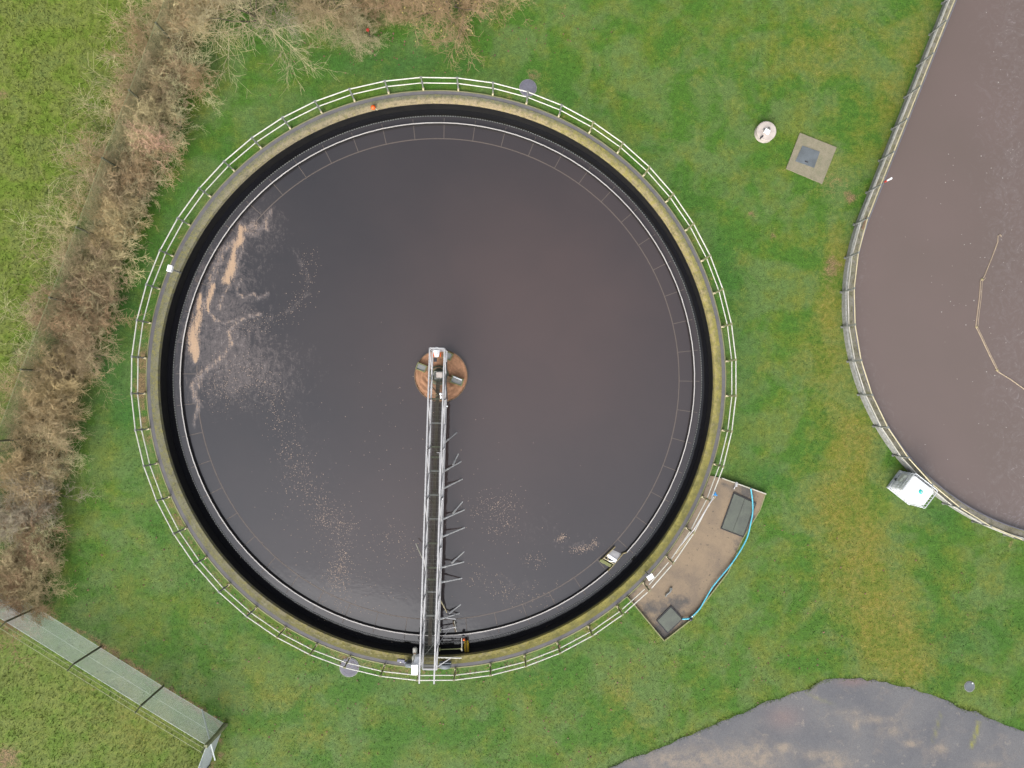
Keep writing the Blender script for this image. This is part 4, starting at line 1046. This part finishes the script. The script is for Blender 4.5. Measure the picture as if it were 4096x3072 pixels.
MB().tube([P(2996 + a * .4973, 750 + b * .4973, .13) for a, b in hp], .022, 8).build('hose_body', M['brown'], fh, smooth=True)
MB().tube([P(2996 + a * .4973 + 7, 750 + b * .4973 + 3, .118) for a, b in hp[5:]], .014, 6).build('tether_line', M['brown'], fh, smooth=True)
for a, b in ((1872, 740), (1828, 1122), (1992, 1468)):
    MB().lathe(P(2996 + a * .4973, 750 + b * .4973, .11), [(.055, 0), (.055, .04), (.03, .06)], 12).build('hose_float', M['ochre'], fh, smooth=True)
bp = thing('marker_post', P(3538, 728, .9), 'short red and white banded marker post fixed to the ditch handrail', 'marker')
p, q = P(3539, 727, 1.0), P(3566, 713, 1.45)
MB().tube([p, p.lerp(q, .42)], .038, 10).build('red_band', M['red'], bp, smooth=True)
MB().tube([p.lerp(q, .42), q], .038, 10).build('white_band', M['pvc'], bp, smooth=True)
tag(MB().box(P(3460, 893, .30), (.12, .55, .03), rz=-.36, bev=.01).build('rusty_plate', M['rust']), 'rust-coloured plate lying on the ditch wall beside a post', 'plate')

# ------------------------------------------------------------------ concrete pad with covers
pad = thing('concrete_pad', P(2800, 2200, 0), 'sandy concrete pad with low edging beside the round tank', 'pad')
def pad_attr(x, y):
    def gb(px, py, rx, ry, w_): c = P(px, py, .08); return w_ * np.exp(-(((x - c.x) / (rx / S0)) ** 2 + ((y - c.y) / (ry / S0)) ** 2))
    rr = np.hypot(x - CX, y - CY)
    dm = gb(2985, 1960, 60, 45, .9) + gb(3010, 2110, 30, 80, 1.) + gb(2950, 2190, 50, 60, .6) + gb(2690, 2460, 70, 70, .9) + gb(2590, 2430, 50, 50, .75) + gb(2860, 2060, 30, 40, .4) + gb(2640, 2540, 50, 40, 1.) + gb(2740, 2400, 80, 30, .5) + gb(2900, 1940, 40, 20, .5)
    dm += .5 * np.exp(-((rr - RO - .05) / .12) ** 2)
    return dict(dirt=np.clip(dm, 0, 1))
sl = build_sheet('pad_surface', pad_w, .055, M['slab'], .08, pad_attr)
sl.parent = pad; sl.location = -pad.location
ed = W([(2888, 1913), (3064, 1976), (3042, 2042), (2970, 2161), (2948, 2210), (2910, 2290), (2766, 2476), (2656, 2563), (2537, 2419), (2507, 2386)], .12)
for i in range(len(ed) - 1):
    a, b = Vector((*ed[i], .04)), Vector((*ed[i + 1], .04)); hh = .2 if i not in (1, 2, 3) else .1
    a.z = b.z = hh / 2 - .03
    MB().bar(a, b, .045, hh).build('edging', M['lip'] if i != 0 else M['whitedirty'], pad)
def quad_cover(name, px, z, t, mat, label, cat, parts=True, split=False):
    w_ = [P(x, y, z) for x, y in px]; c = sum(w_, Vector()) / 4
    th_ = thing(name, (c.x, c.y, z - t), label, cat)
    def pr(q, n_, m_, z1=z): MB().prism([tuple(v[:2]) for v in q], z - t, z1).build(n_, m_, th_)
    shrink = lambda q, k: [c + (v - c) * k for v in q]
    if split:
        a, b, c_, d_ = w_; m1_, m2_ = a.lerp(b, .495), d_.lerp(c_, .495); n1_, n2_ = a.lerp(b, .51), d_.lerp(c_, .51)
        pr([a, m1_, m2_, d_], 'cover_plate', mat); pr([n1_, b, c_, n2_], 'cover_plate', mat, z - .006)
    else:
        pr(shrink(w_, .97), 'cover_plate', mat)
    outer = [c + (v - c) * 1.05 for v in w_]
    fr = MB()
    for i in range(4): fr.bar(outer[i] - Vector((0, 0, t / 2 + .012)), outer[(i + 1) % 4] - Vector((0, 0, t / 2 + .012)), .03, t)
    fr.build('cover_frame', M['dark'], th_)
    return th_
quad_cover('access_cover', [(2937, 1975), (3022, 2015), (2972, 2144), (2888, 2112)], .115, .06, M['cover'], 'large green-grey double-leaf cover on the sandy pad', 'cover', split=True)
quad_cover('access_cover', [(2684, 2428), (2728, 2476), (2671, 2530), (2629, 2483)], .115, .06, M['cover'], 'smaller square green-grey cover at the bottom corner of the pad', 'cover')
hs_ = thing('blue_hose', P(2910, 2290, .08), 'bright light-blue hose curving along the edge of the pad', 'hose')
hpx = [(3003.5, 1955), (3009.5, 1997), (3011, 2047), (3002, 2097), (2990, 2146), (2965, 2196), (2925, 2256), (2868, 2325), (2845, 2356), (2816, 2406), (2796, 2438), (2763, 2471)]
hw = [P(x, y, .19) for x, y in hpx]
def smooth_path(pts_, n=5):
    out = []
    for i in range(len(pts_) - 1):
        p0_, p1_, p2_, p3_ = pts_[max(i - 1, 0)], pts_[i], pts_[i + 1], pts_[min(i + 2, len(pts_) - 1)]
        for j in range(n):
            t = j / n; out.append(.5 * ((2 * p1_) + (p2_ - p0_) * t + (2 * p0_ - 5 * p1_ + 4 * p2_ - p3_) * t * t + (3 * p1_ - p0_ - 3 * p2_ + p3_) * t ** 3))
    return out + [pts_[-1]]
MB().tube(smooth_path(hw), .029, 10).build('hose_body', M['blue'], hs_, smooth=True)
MB().tube([P(2765, 2471, .19), P(2757, 2474, .18), P(2746, 2475, .17), P(2729, 2476, .15)], .036, 10).build('hose_end', M['blue'], hs_, smooth=True)
MB().lathe(P(2761, 2475, .12), [(.08, 0), (.09, .06), (.06, .13), (.03, .15)], 14).build('coupling', M['dark'], hs_, smooth=True)
MB().box(P(2769, 2466, .24), (.03, .05, .03)).build('coupling_lever', M['pvc'], hs_)
pp = thing('pipe_bracket', P(2944, 1938, .1), 'small grey pipe bracket clamped over the top edging of the pad', 'bracket')
MB().box(P(2945, 1937, .2), (.10, .20, .12), rz=-.1, bev=.02).build('clamp_body', M['galv'], pp)
MB().tube([P(2940, 1946, .15), P(2936, 1956, .1)], .022, 8).build('clamp_foot', M['galv'], pp, smooth=True)
el = thing('pipe_elbow', P(2672, 2368, .08), 'loose grey pipe elbow lying on the pad', 'pipe')
MB().tube(smooth_path([P(2662, 2386, .12), P(2668, 2377, .13), P(2679, 2368, .13), P(2684, 2358, .12)], 4), .04, 10).build('elbow_body', M['galvd'], el, smooth=True)
MB().lathe(P(2683, 2355, .08), [(.06, 0), (.06, .05), (.045, .06)], 14).build('elbow_flange', M['galvd'], el, smooth=True)
stn = [(2785, 2213), (2763, 2275), (2798, 2303), (2799, 2360), (2798, 2241)]
sp = thing('skimming_pole', P(2845, 2000, 1.1), 'long pale pole with a bright blue head leaning along the handrail', 'pole')
MB().tube([P(2856, 1987, 1.22), P(2838, 2015, 1.22), P(2776, 2117, 1.15), P(2724, 2180, .9)], .022, 8).build('pole_shaft', M['pvc2'], sp, smooth=True)
MB().tube([P(2703, 2216, 1.1), P(2776, 2130, 1.18), P(2800, 2080, .9), P(2838, 2020, 1.1)], .011, 6).build('spare_line', M['cream'], sp, smooth=True)
MB().tube(smooth_path([P(2852, 2000, 1.2), P(2861, 1990, 1.15), P(2863, 1984, 1.15)], 3), .012, 6).build('head_cord', M['cream'], sp, smooth=True)
hd = MB(); hb = P(2863, 1976, 1.2)
hd.box(hb, (.05, .16, .05), rz=.35, bev=.015).box(hb + Vector((-.04, -.02, 0)), (.1, .07, .04), rz=.3, bev=.015).box(hb + Vector((.035, -.05, 0)), (.05, .06, .04), bev=.01)
hd.build('pole_head', M['bluecloth'], sp)

def sensor_box(px, py, label, size, rz):
    p = P(px, py, 1.0)
    t = thing('sensor_box', (p.x, p.y, 0), label, 'box')
    MB().box((p.x, p.y, .95), size, rz=rz, bev=.015).build('housing', M['pvc'], t)
    MB().box((p.x, p.y, .42), (.05, .05, .86), rz=rz).build('stand', M['galvd'], t)
    MB().box((p.x, p.y, .95 + size[2] / 2 + .006), (size[0] * 1.06, size[1] * 1.06, .012), rz=rz, bev=.004).build('lid', M['pvc'], t)
    return t
sensor_box(679, 1074, 'small white box on a stand inside the left side of the handrail', (.17, .25, .16), -.25)
sensor_box(2601, 2308, 'small white box on a stand between tank rim and pad', (.25, .19, .16), .55)

# ------------------------------------------------------------------ covers in the lawn
def round_cover(px, py, r, mat, label, hgt=.03, rings=True):
    p = P(px, py, hgt); t = thing('manhole_cover', (p.x, p.y, 0), label, 'manhole cover')
    MB().lathe((p.x, p.y, 0), [(r, -.02), (r, hgt - .008), (r * .97, hgt), (.01, hgt)], 40).build('lid', mat, t)
    MB().ringprof((p.x, p.y, 0), [(r + .004, -.02), (r + .03, -.02), (r + .03, hgt - .012), (r + .004, hgt - .012)], 40).build('rim', M['galvd'], t)
    if rings:
        MB().ringprof((p.x, p.y, hgt), [(r * .72, -.01), (r * .74, -.01), (r * .74, .004), (r * .72, .004)], 40).build('raised_ring', mat, t)
        MB().box((p.x + r * .5, p.y, hgt + .004), (.05, .02, .012)).build('lifting_lug', M['galvd'], t)
    return t
round_cover(2112, 351, .345, M['coverL'], 'lilac-grey round manhole cover under the handrail at the top')
round_cover(1397, 2670, .375, M['coverL'], 'lilac-grey round manhole cover under the handrail at the bottom')
sc = round_cover(3879, 2747, .20, M['slate'], 'small blue-grey round cover in the grass above the road', rings=False)
MB().box(P(3890, 2733, .04), (.05, .05, .02), rz=.5).build('lid_tab', M['pvc'], sc)
wc = P(3067, 523, .3); wv = thing('valve_chamber', (wc.x, wc.y, 0), 'white round concrete chamber with a small white box on top', 'chamber')
MB().lathe((wc.x, wc.y, 0), [(.42, -.05), (.42, .28), (.40, .30), (.01, .30)], 48).build('chamber_ring', M['pale'], wv)
MB().lathe((wc.x, wc.y, .301), [(.385, 0), (.385, .012), (.01, .02)], 48).build('chamber_lid', M['pale'], wv)
MB().box(P(3068, 526, .42), (.22, .17, .12), rz=-.5, bev=.01).build('white_box', M['pvc'], wv)
MB().box(P(3046, 549, .34), (.06, .17, .08), rz=-.75, bev=.01).build('dark_bracket', M['dark'], wv)
MB().box(P(3056, 517, .34), (.1, .06, .05), rz=.5, bev=.01).build('lid_catch', M['galvd'], wv)
MB().box(P(3078, 512, .335), (.12, .05, .03), rz=-.9, bev=.01).build('lid_catch', M['galvd'], wv)
ss_ = thing('slab_cover', (*P(3245, 632)[:2], 0), 'square concrete slab with a dark slate hatch set in the lawn', 'cover')
MB().prism(slab_w, -.05, .05).build('slab', M['gravelslab'], ss_)
hq = W([(3210, 582), (3280, 607), (3257, 671), (3182, 644)], .07)
MB().prism(hq, .0495, .066).build('hatch', M['slate'], ss_)
MB().box(P(3226, 647, .075), (.14, .045, .02), rz=-.3, bev=.006).build('hatch_handle', M['dark'], ss_)
oc = P(1493, 430, .2); ob = thing('orange_buoy', (oc.x, oc.y, KZ), 'faded orange buoy lying on the tank wall at the top left', 'buoy')
MB().lathe((oc.x, oc.y, KZ + .01), [(.02, 0), (.085, .04), (.105, .1), (.085, .16), (.02, .2)], 20).build('buoy_body', M['orange'], ob, smooth=True)
MB().tube([(oc.x + .06, oc.y - .03, KZ + .1), (oc.x + .16, oc.y - .09, KZ + .03)], .012, 6).build('buoy_rope', M['cream'], ob)
rc = P(1471, 119, .5); rb = thing('red_marker', (rc.x, rc.y, 0), 'small red-capped marker stake under the bare shrubs at the top', 'marker')
MB().lathe((rc.x, rc.y, .45), [(.06, 0), (.075, .03), (.06, .07), (.01, .08)], 16).build('red_cap', M['red'], rb, smooth=True)
MB().tube([(rc.x, rc.y, -.05), (rc.x, rc.y, .45)], .03, 8).build('stake', M['dark'], rb)

# ------------------------------------------------------------------ white caged liquid container
ic = P(3680.4, 1964, 1.16); irz = math.radians(-38.1)
ibc = thing('liquid_container', (ic.x, ic.y, 0), 'white caged plastic liquid container with a teal cap beside the ditch', 'container', rz=irz)
def ib(mb, name, mat, parent=ibc, smooth=False):
    me_o = MB(); me_o.v = mb.v; me_o.f = mb.f; me_o.n = mb.n
    me = bpy.data.meshes.new(name); me.from_pydata(mb.v, [], mb.f); me.materials.append(mat); me.update()
    if smooth:
        me.polygons.foreach_set('use_smooth', [True] * len(me.polygons)); me.set_sharp_from_angle(angle=math.radians(40))
    o = bpy.data.objects.new(name, me); COL.objects.link(o); o.parent = parent; return o
LX, LY = 1.20, .94
def rrect(lx, ly, r, n=5):
    out = []
    for cx, cy, a0 in ((lx / 2 - r, ly / 2 - r, 0), (-lx / 2 + r, ly / 2 - r, 90), (-lx / 2 + r, -ly / 2 + r, 180), (lx / 2 - r, -ly / 2 + r, 270)):
        for i in range(n + 1):
            a = math.radians(a0 + 90 * i / n); out.append((cx + r * math.cos(a), cy + r * math.sin(a)))
    return out
b = MB(); prof = [(.16, .97), (.20, 1.0), (.38, 1.0), (.40, .97), (.44, .97), (.46, 1.), (.66, 1.), (.68, .97), (.72, .97), (.74, 1.), (.96, 1.), (1.0, .985), (1.06, .95), (1.09, .86), (1.095, .4)]
n = len(rrect(1, 1, .1)); V = []
for z, k in prof:
    for x, y in rrect((LX - .1) * k, (LY - .1) * (1 - (1 - k) * LX / LY), .12 * k): V.append((x, y, z))
Fc = [(i * n + j, i * n + (j + 1) % n, (i + 1) * n + (j + 1) % n, (i + 1) * n + j) for i in range(len(prof) - 1) for j in range(n)] + [tuple((len(prof) - 1) * n + j for j in range(n)), tuple(range(n - 1, -1, -1))]
bottle = ib(b.add(V, Fc), 'bottle', M['pvc'], smooth=True)
capo = ib(MB().lathe((.07, .0, 1.09), [(.085, 0), (.085, .04), (.075, .05), (.01, .052)], 28), 'screw_cap', M['teal'], bottle, smooth=True)
ib(MB().lathe((.085, .008, 1.142), [(.035, 0), (.03, .012), (.01, .014)], 16), 'cap_centre', M['pvc2'], capo)
cg = MB(); loop_pts = rrect(LX, LY, .09)
for z in (.17, .36, .55, .74, .93, 1.14):
    cg.tube([(x, y, z) for x, y in loop_pts], .017 if z > 1.1 else .013, 6, closed=True)
for i in range(9):
    x = -LX / 2 + .1 + (LX - .2) * i / 8
    for s_ in (-1, 1): cg.tube([(x, s_ * LY / 2, .14), (x, s_ * LY / 2, 1.14)], .011, 6)
for i in range(7):
    y = -LY / 2 + .1 + (LY - .2) * i / 6
    for s_ in (-1, 1): cg.tube([(s_ * LX / 2, y, .14), (s_ * LX / 2, y, 1.14)], .011, 6)
ib(cg, 'cage', M['cage'])
pl = MB().box((0, 0, .125), (LX, LY, .03), bev=.01).box((0, 0, .015), (LX, LY * .98, .03))
for x in (-.54, 0, .54):
    for y in (-.4, 0, .4): pl.box((x, y, .07), (.13, .13, .085))
ib(pl, 'pallet', M['cage'])
ib(MB().box((-LX / 2 - .012, .12, .62), (.012, .36, .42), bev=.003), 'label_plate', M['pvc2'])
ib(MB().box((-LX / 2 - .021, .19, .72), (.004, .16, .2)), 'white_label', M['pvc'])
ib(MB().box((-LX / 2 - .021, .02, .66), (.004, .15, .16)), 'white_label', M['pvc'])
ib(MB().tube([(-LX / 2 + .1, 0, .22), (-LX / 2 - .03, 0, .2)], .035, 12).box((-LX / 2 - .0, 0, .27), (.04, .12, .02)), 'outlet_valve', M['dark'])

# ------------------------------------------------------------------ wire fences
def fence(name, tops, H, label, mesh=True, base_pts=None, pitch=.07, wr=.0028, arms=False, postmat='post', bright='wire', hidden_posts=()):
    """tops: photograph positions of the post tops at height H"""
    B = [P(x, y, H) for x, y in tops]; B = [Vector((p.x, p.y, 0)) for p in B]
    f = thing(name, B[len(B) // 2], label, 'fence')
    for i, p in enumerate(B):
        if i in hidden_posts: continue
        b = MB().tube([p - upz * .1, p + upz * H], [.045, .04], 8)
        if arms: b.tube([p + upz * H, p + upz * (H + .22) + arms * .22], .025, 6)
        b.build('post', M[postmat], f, smooth=True)
    V = []; Fc = []
    def wire(a, b_, r):
        dv = (b_ - a).normalized(); s1 = dv.cross(upz)
        s1 = s1.normalized() if s1.length > .1 else Vector((1, 0, 0)); s2 = dv.cross(s1); k = len(V)
        for q in (a, b_):
            for an in (0, 2.094, 4.189): V.append(q + (s1 * math.cos(an) + s2 * math.sin(an)) * r)
        Fc.extend([(k, k + 1, k + 4, k + 3), (k + 1, k + 2, k + 5, k + 4), (k + 2, k, k + 3, k + 5)])
    HM = H - .06
    for i in range(len(B) - 1):
        a, b_ = B[i], B[i + 1]; L = (b_ - a).length; uu = (b_ - a) / L; s_ = -HM
        while s_ < L:
            for sg in (0, 1):
                x0, z0_, x1, z1 = (s_, 0., s_ + HM, HM) if sg == 0 else (s_, HM, s_ + HM, 0.)
                k = (z1 - z0_) / HM
                if x0 < 0: z0_ += k * (-x0); x0 = 0
                if x1 > L: z1 -= k * (x1 - L); x1 = L
                if x1 - x0 > .02: wire(a + uu * x0 + upz * (z0_ + .02), a + uu * x1 + upz * (z1 + .02), wr)
            s_ += pitch
    if mesh: np_mesh('mesh_panel', [v - f.location for v in V], Fc, M[bright], k=4).parent = f
    sw = MB()
    for hgt, r in ((HM + .02, .006), (HM * .52, .005), (.05, .004)):
        sw.tube([p + upz * hgt for p in B], r * 1.3, 5)
    sw.build('strand_wire', M[bright], f)
    if arms:
        bw = MB()
        for k in (.08, .2): bw.tube([p + upz * (H + k) + arms * k for p in B], .012, 5)
        bw.build('top_wire', M['wireg'], f)
    return f, B
out = (P(560, 2820, 0) - P(900, 2300, 0)); out.z = 0; out.normalize()
fA, BA = fence('mesh_fence', [(-250, 2330), (22, 2488), (293, 2657), (562, 2824), (825, 2983)], 1.88, 'pale chain-link fence panels crossing the lower left corner', pitch=.055, wr=.0040, arms=Vector((-.5, -.85, 0)) * .9, postmat='post')
st = BA[-1]
MB().bar(P(905, 2898, .05) * 1, st + upz * 1.95, .12, .12).build('corner_post', M['postL'], fA)
MB().tube([P(808, 2838, .05), st + upz * 1.5], .03, 8).build('corner_strut', M['wire'], fA, smooth=True)
fB, BB = fence('mesh_fence', [(825, 2983), (760, 3160), (640, 3480)], 1.88, 'short steep run of chain-link fence leaving the bottom edge', pitch=.04, wr=.0075, hidden_posts=(0,))
MB().tube([P(860, 3040, .05), BB[0] + upz * 1.5], .03, 8).build('corner_strut', M['wire'], fB, smooth=True)
fC, BC = fence('mesh_fence', [(720, -180), (622, 90), (515, 360), (408, 631), (303, 908), (196, 1190), (82, 1478), (-25, 1766), (-135, 2060), (-250, 2330)], 1.9, 'chain-link fence with dark posts running behind the brown hedge', pitch=.07, wr=.0035, postmat='post', bright='wireg')

# ------------------------------------------------------------------ bare shrubs and trees
def prisms(segs):
    """segs (n, 8): p0 p1 r0 r1 -> three-sided tapered prisms"""
    S = np.asarray(segs, float); p0, p1, r0, r1 = S[:, :3], S[:, 3:6], S[:, 6], S[:, 7]
    dv = p1 - p0; dv /= np.linalg.norm(dv, axis=1)[:, None] + 1e-9
    ref = np.where(np.abs(dv[:, 2:3]) > .9, np.array([[1., 0, 0]]), np.array([[0, 0, 1.]]))
    a = np.cross(dv, ref); a /= np.linalg.norm(a, axis=1)[:, None]; b = np.cross(dv, a)
    vs_ = []
    for p, r in ((p0, r0), (p1, r1)):
        for an in (0, 2.094, 4.189): vs_.append(p + (a * math.cos(an) + b * math.sin(an)) * r[:, None])
    V = np.stack(vs_, 1).reshape(-1, 3); n = len(S); base = np.arange(n)[:, None] * 6
    q = np.array([[0, 1, 4, 3], [1, 2, 5, 4], [2, 0, 3, 5]])
    return V, (base[:, None, :] + q[None]).reshape(-1, 4)
def grow(R, p, dv, L, r, depth, segs, kids, droop, tips, wob=.25, nseg=5):
    cur = np.array(p, float); d_ = np.array(dv, float); d_ /= np.linalg.norm(d_)
    for i in range(nseg):
        rr0 = r * (1 - .75 * i / nseg); rr1 = r * (1 - .75 * (i + 1) / nseg)
        d_ = d_ + R.normal(0, wob, 3) * .55 + np.array([0, 0, droop]); d_ /= np.linalg.norm(d_)
        nx = cur + d_ * L / nseg
        if nx[2] < .05: nx[2] = .05 + R.uniform(0, .05)
        segs[depth].append((*cur, *nx, max(rr0, .0055), max(rr1, .0045)))
        if depth < len(kids) and (i >= 1 or depth > 0):
            for _ in range(kids[depth] if R.random() < .85 else 0):
                ax_ = R.normal(0, 1, 3); ax_ -= d_ * ax_.dot(d_); ax_ /= np.linalg.norm(ax_) + 1e-9
                nd = d_ * R.uniform(.45, .9) + ax_ * R.uniform(.5, 1.)
                grow(R, cur + (nx - cur) * R.random(), nd, L * R.uniform(.35, .6), max(rr0 * .6, .005), depth + 1, segs, kids, droop * .8, tips, wob, max(3, nseg - 1))
        cur = nx
    if depth == len(kids): tips.append(cur)
def shrub_mesh(seed, stems, L, spread, kids, r0=.02, lean=.6, droop=-.02, up=.9, wob=.25):
    R = np.random.default_rng(seed); segs = [[] for _ in range(len(kids) + 1)]; tips = []
    for i in range(stems):
        a = 2 * PI * i / stems + R.uniform(-.4, .4); s_ = R.uniform(.1, 1.) * lean
        p = (math.cos(a) * spread * R.uniform(0, 1), math.sin(a) * spread * R.uniform(0, 1), -.03)
        grow(R, p, (math.cos(a) * s_, math.sin(a) * s_, up), L * R.uniform(.7, 1.15), r0 * R.uniform(.7, 1.2), 0, segs, kids, droop, tips, wob)
    return segs, tips
shr_cache = {}
def shrub_proto(key, mats, **kw):
    segs, tips = shrub_mesh(key, **kw)
    Vs, Fs = prisms(segs[0]); Vt, Ft = prisms([s_ for l in segs[1:] for s_ in l])
    return (Vs, Fs), (Vt, Ft), tips
def place_shrub(proto, mats, name, loc, rz, sc, label, cat, group, leaves=None):
    t = thing(name, loc, label, cat, group, rz=rz); t.scale = (sc[0], sc[1], sc[2])
    (Vs, Fs), (Vt, Ft), tips = proto
    key = (id(proto), mats)
    if key not in shr_cache:
        a = np_mesh('stems', Vs, Fs, M['bark'], k=4); b = np_mesh('twigs', Vt, Ft, M[mats], k=4); shr_cache[key] = (a, b)
    else:
        a0, b0 = shr_cache[key]; a, b = a0.copy(), b0.copy(); COL.objects.link(a); COL.objects.link(b)
    a.parent = t; b.parent = t
    if leaves:
        R = np.random.default_rng(3); pts_ = [tips[i] for i in R.choice(len(tips), min(leaves, len(tips)), replace=False)]
        V = []; Fc = []
        for i, p in enumerate(pts_):
            a1 = R.uniform(0, 2 * PI); s_ = R.uniform(.03, .06); uv_ = np.array([math.cos(a1), math.sin(a1), R.uniform(-.3, .3)]); w_ = np.array([-math.sin(a1), math.cos(a1), R.uniform(-.3, .3)])
            V += [p, p + uv_ * s_ + w_ * s_ * .5, p + uv_ * s_ * 2.1, p + uv_ * s_ - w_ * s_ * .5]; Fc.append((4 * i, 4 * i + 1, 4 * i + 2, 4 * i + 3))
        np_mesh('leaves', V, Fc, M['yleaf'], k=4).parent = t
    return t
pr = [shrub_proto(11, 0, stems=12, L=1.75, spread=.5, kids=[2, 3, 2], lean=.95, r0=.018),
      shrub_proto(12, 0, stems=13, L=1.55, spread=.6, kids=[2, 3, 2], lean=1.1, r0=.016),
      shrub_proto(13, 0, stems=10, L=2.0, spread=.45, kids=[2, 3, 2], lean=.8, r0=.02, wob=.3)]
pr_open = [shrub_proto(21, 0, stems=7, L=2.5, spread=.35, kids=[2, 2, 2], lean=1.0, r0=.03, wob=.2), shrub_proto(22, 0, stems=6, L=2.7, spread=.3, kids=[2, 2, 2], lean=1.2, r0=.03, wob=.22)]
pr_top = shrub_proto(31, 0, stems=13, L=3.0, spread=.5, kids=[2, 3, 2], lean=1.1, r0=.035, wob=.22)
pr_tree = shrub_proto(41, 0, stems=7, L=4.6, spread=.25, kids=[2, 3, 2], lean=1.2, r0=.055, droop=-.09, up=.8, wob=.2)
ordw = ['first', 'second', 'third', 'fourth', 'fifth', 'sixth', 'seventh', 'eighth', 'ninth', 'tenth', 'eleventh', 'twelfth', 'thirteenth', 'fourteenth', 'fifteenth', 'sixteenth', 'seventeenth', 'eighteenth', 'nineteenth', 'twentieth']
hs_px = [(850, -60), (745, 60), (690, 190), (655, 330), (600, 470), (560, 600), (525, 730), (470, 860), (430, 990), (385, 1120), (335, 1250), (300, 1380), (255, 1510), (205, 1640), (175, 1770), (130, 1900), (110, 2040), (95, 2180), (120, 2310), (75, 2420)]
tones = ['tw_brown', 'tw_tan', 'tw_brown', 'tw_tan', 'tw_tan', 'tw_brown', 'tw_tan', 'tw_brown', 'tw_tan', 'tw_tan', 'tw_brown', 'tw_tan', 'tw_brown', 'tw_brown', 'tw_tan', 'tw_brown', 'tw_grey', 'tw_brown', 'tw_tan', 'tw_brown']
tn = {'tw_brown': 'rusty brown', 'tw_tan': 'tan', 'tw_grey': 'greyish', 'tw_lich': 'pale olive'}
for i, (x, y) in enumerate(hs_px):
    p = P(x - 45, y, 1.0); s_ = random.uniform(.85, 1.05)
    place_shrub(pr[i % 3], tones[i], 'bare_shrub', (p.x, p.y, 0), random.uniform(0, 6.28), (s_, s_, s_ * .85), f'{tn[tones[i]]} bare shrub, {ordw[i]} from the top in the hedge by the fence', 'shrub', 'shrubs of the hedge along the fence')
op_px = [(840, 250, 'tw_lich'), (790, 440, 'tw_lich'), (720, 560, 'tw_lich'), (600, 730, 'tw_lich'), (545, 880, 'tw_lich'), (470, 1060, 'tw_tan'), (420, 1240, 'tw_lich'), (385, 1400, 'tw_tan'), (310, 1640, 'tw_tan'), (330, 1800, 'tw_lich'), (270, 1980, 'tw_grey'), (200, 2150, 'tw_lich'), (210, 2330, 'tw_tan')]
for i, (x, y, tone) in enumerate(op_px):
    p = P(x - 140, y + 10, 1.6); s_ = random.uniform(.50, .66)
    place_shrub(pr_open[i % 2], tone, 'bare_shrub', (p.x, p.y, 0), random.uniform(0, 6.28), (s_, s_, s_ * .9), f'{tn[tone]} spreading shrub, {ordw[i]} from the top along the lawn side of the hedge', 'shrub', 'open shrubs on the lawn side of the hedge')
for i, (x, y, s_, tone, lv, lab) in enumerate([(1290, -10, .80, 'tw_tan', 0, 'tan bare bush at the top edge, left of the red marker'), (1400, 130, .42, 'tw_lich', 0, 'small pale twiggy bush below the tan bush near the red marker'), (1560, -60, .75, 'tw_brown', 0, 'low brown bare bush at the top edge, right of the red marker'),
                                                  (1800, -30, .92, 'tw_brown', 260, 'big reddish brown bush with last yellow leaves at the top edge'), (1960, -80, .6, 'tw_brown', 0, 'brown bare bush right of the yellow-leaved bush'), (1090, -80, .85, 'tw_grey', 0, 'greyish bare bush at the top edge beside the hedge')]):
    p = P(x, y - 30, 1.3); s_ *= .9
    place_shrub(pr_top, tone, 'bare_bush', (p.x, p.y, 0), random.uniform(0, 6.28), (s_, s_, s_), lab, 'bush', 'bushes along the top edge', leaves=lv)
pr_thin = shrub_proto(51, 0, stems=8, L=2.3, spread=.4, kids=[2, 2], lean=1.3, r0=.012, wob=.12)
for i, (x, y) in enumerate([(610, 60), (520, 240), (440, 400), (370, 560), (300, 740), (240, 930), (190, 1130), (120, 1330), (50, 1560)]):
    p = P(x + 60, y + 25, .9); s_ = random.uniform(.75, 1.)
    place_shrub(pr_thin, 'tw_lich' if i % 2 else 'tw_tan', 'wispy_shrub', (p.x, p.y, 0), random.uniform(0, 6.28), (s_, s_, s_ * .6), f'thin wispy shoots, {ordw[i]} from the top, reaching through the fence into the rough field', 'shrub', 'wispy shoots along the field side of the fence')
p = P(640, 590, 1.2)
place_shrub(pr_open[0], 'tw_peach', 'bleached_shrub', (p.x, p.y, .2), 2.2, (.30, .30, .95), 'pale peach-coloured bleached shrub standing out in the brown hedge', 'shrub', None)
p = P(960, -40, 2.)
place_shrub(pr_tree, 'tw_lich', 'bare_tree', (p.x, p.y, 0), 1.2, (.8, .8, .8), 'pale lichen-covered tree with drooping limbs at the top left', 'tree', None)
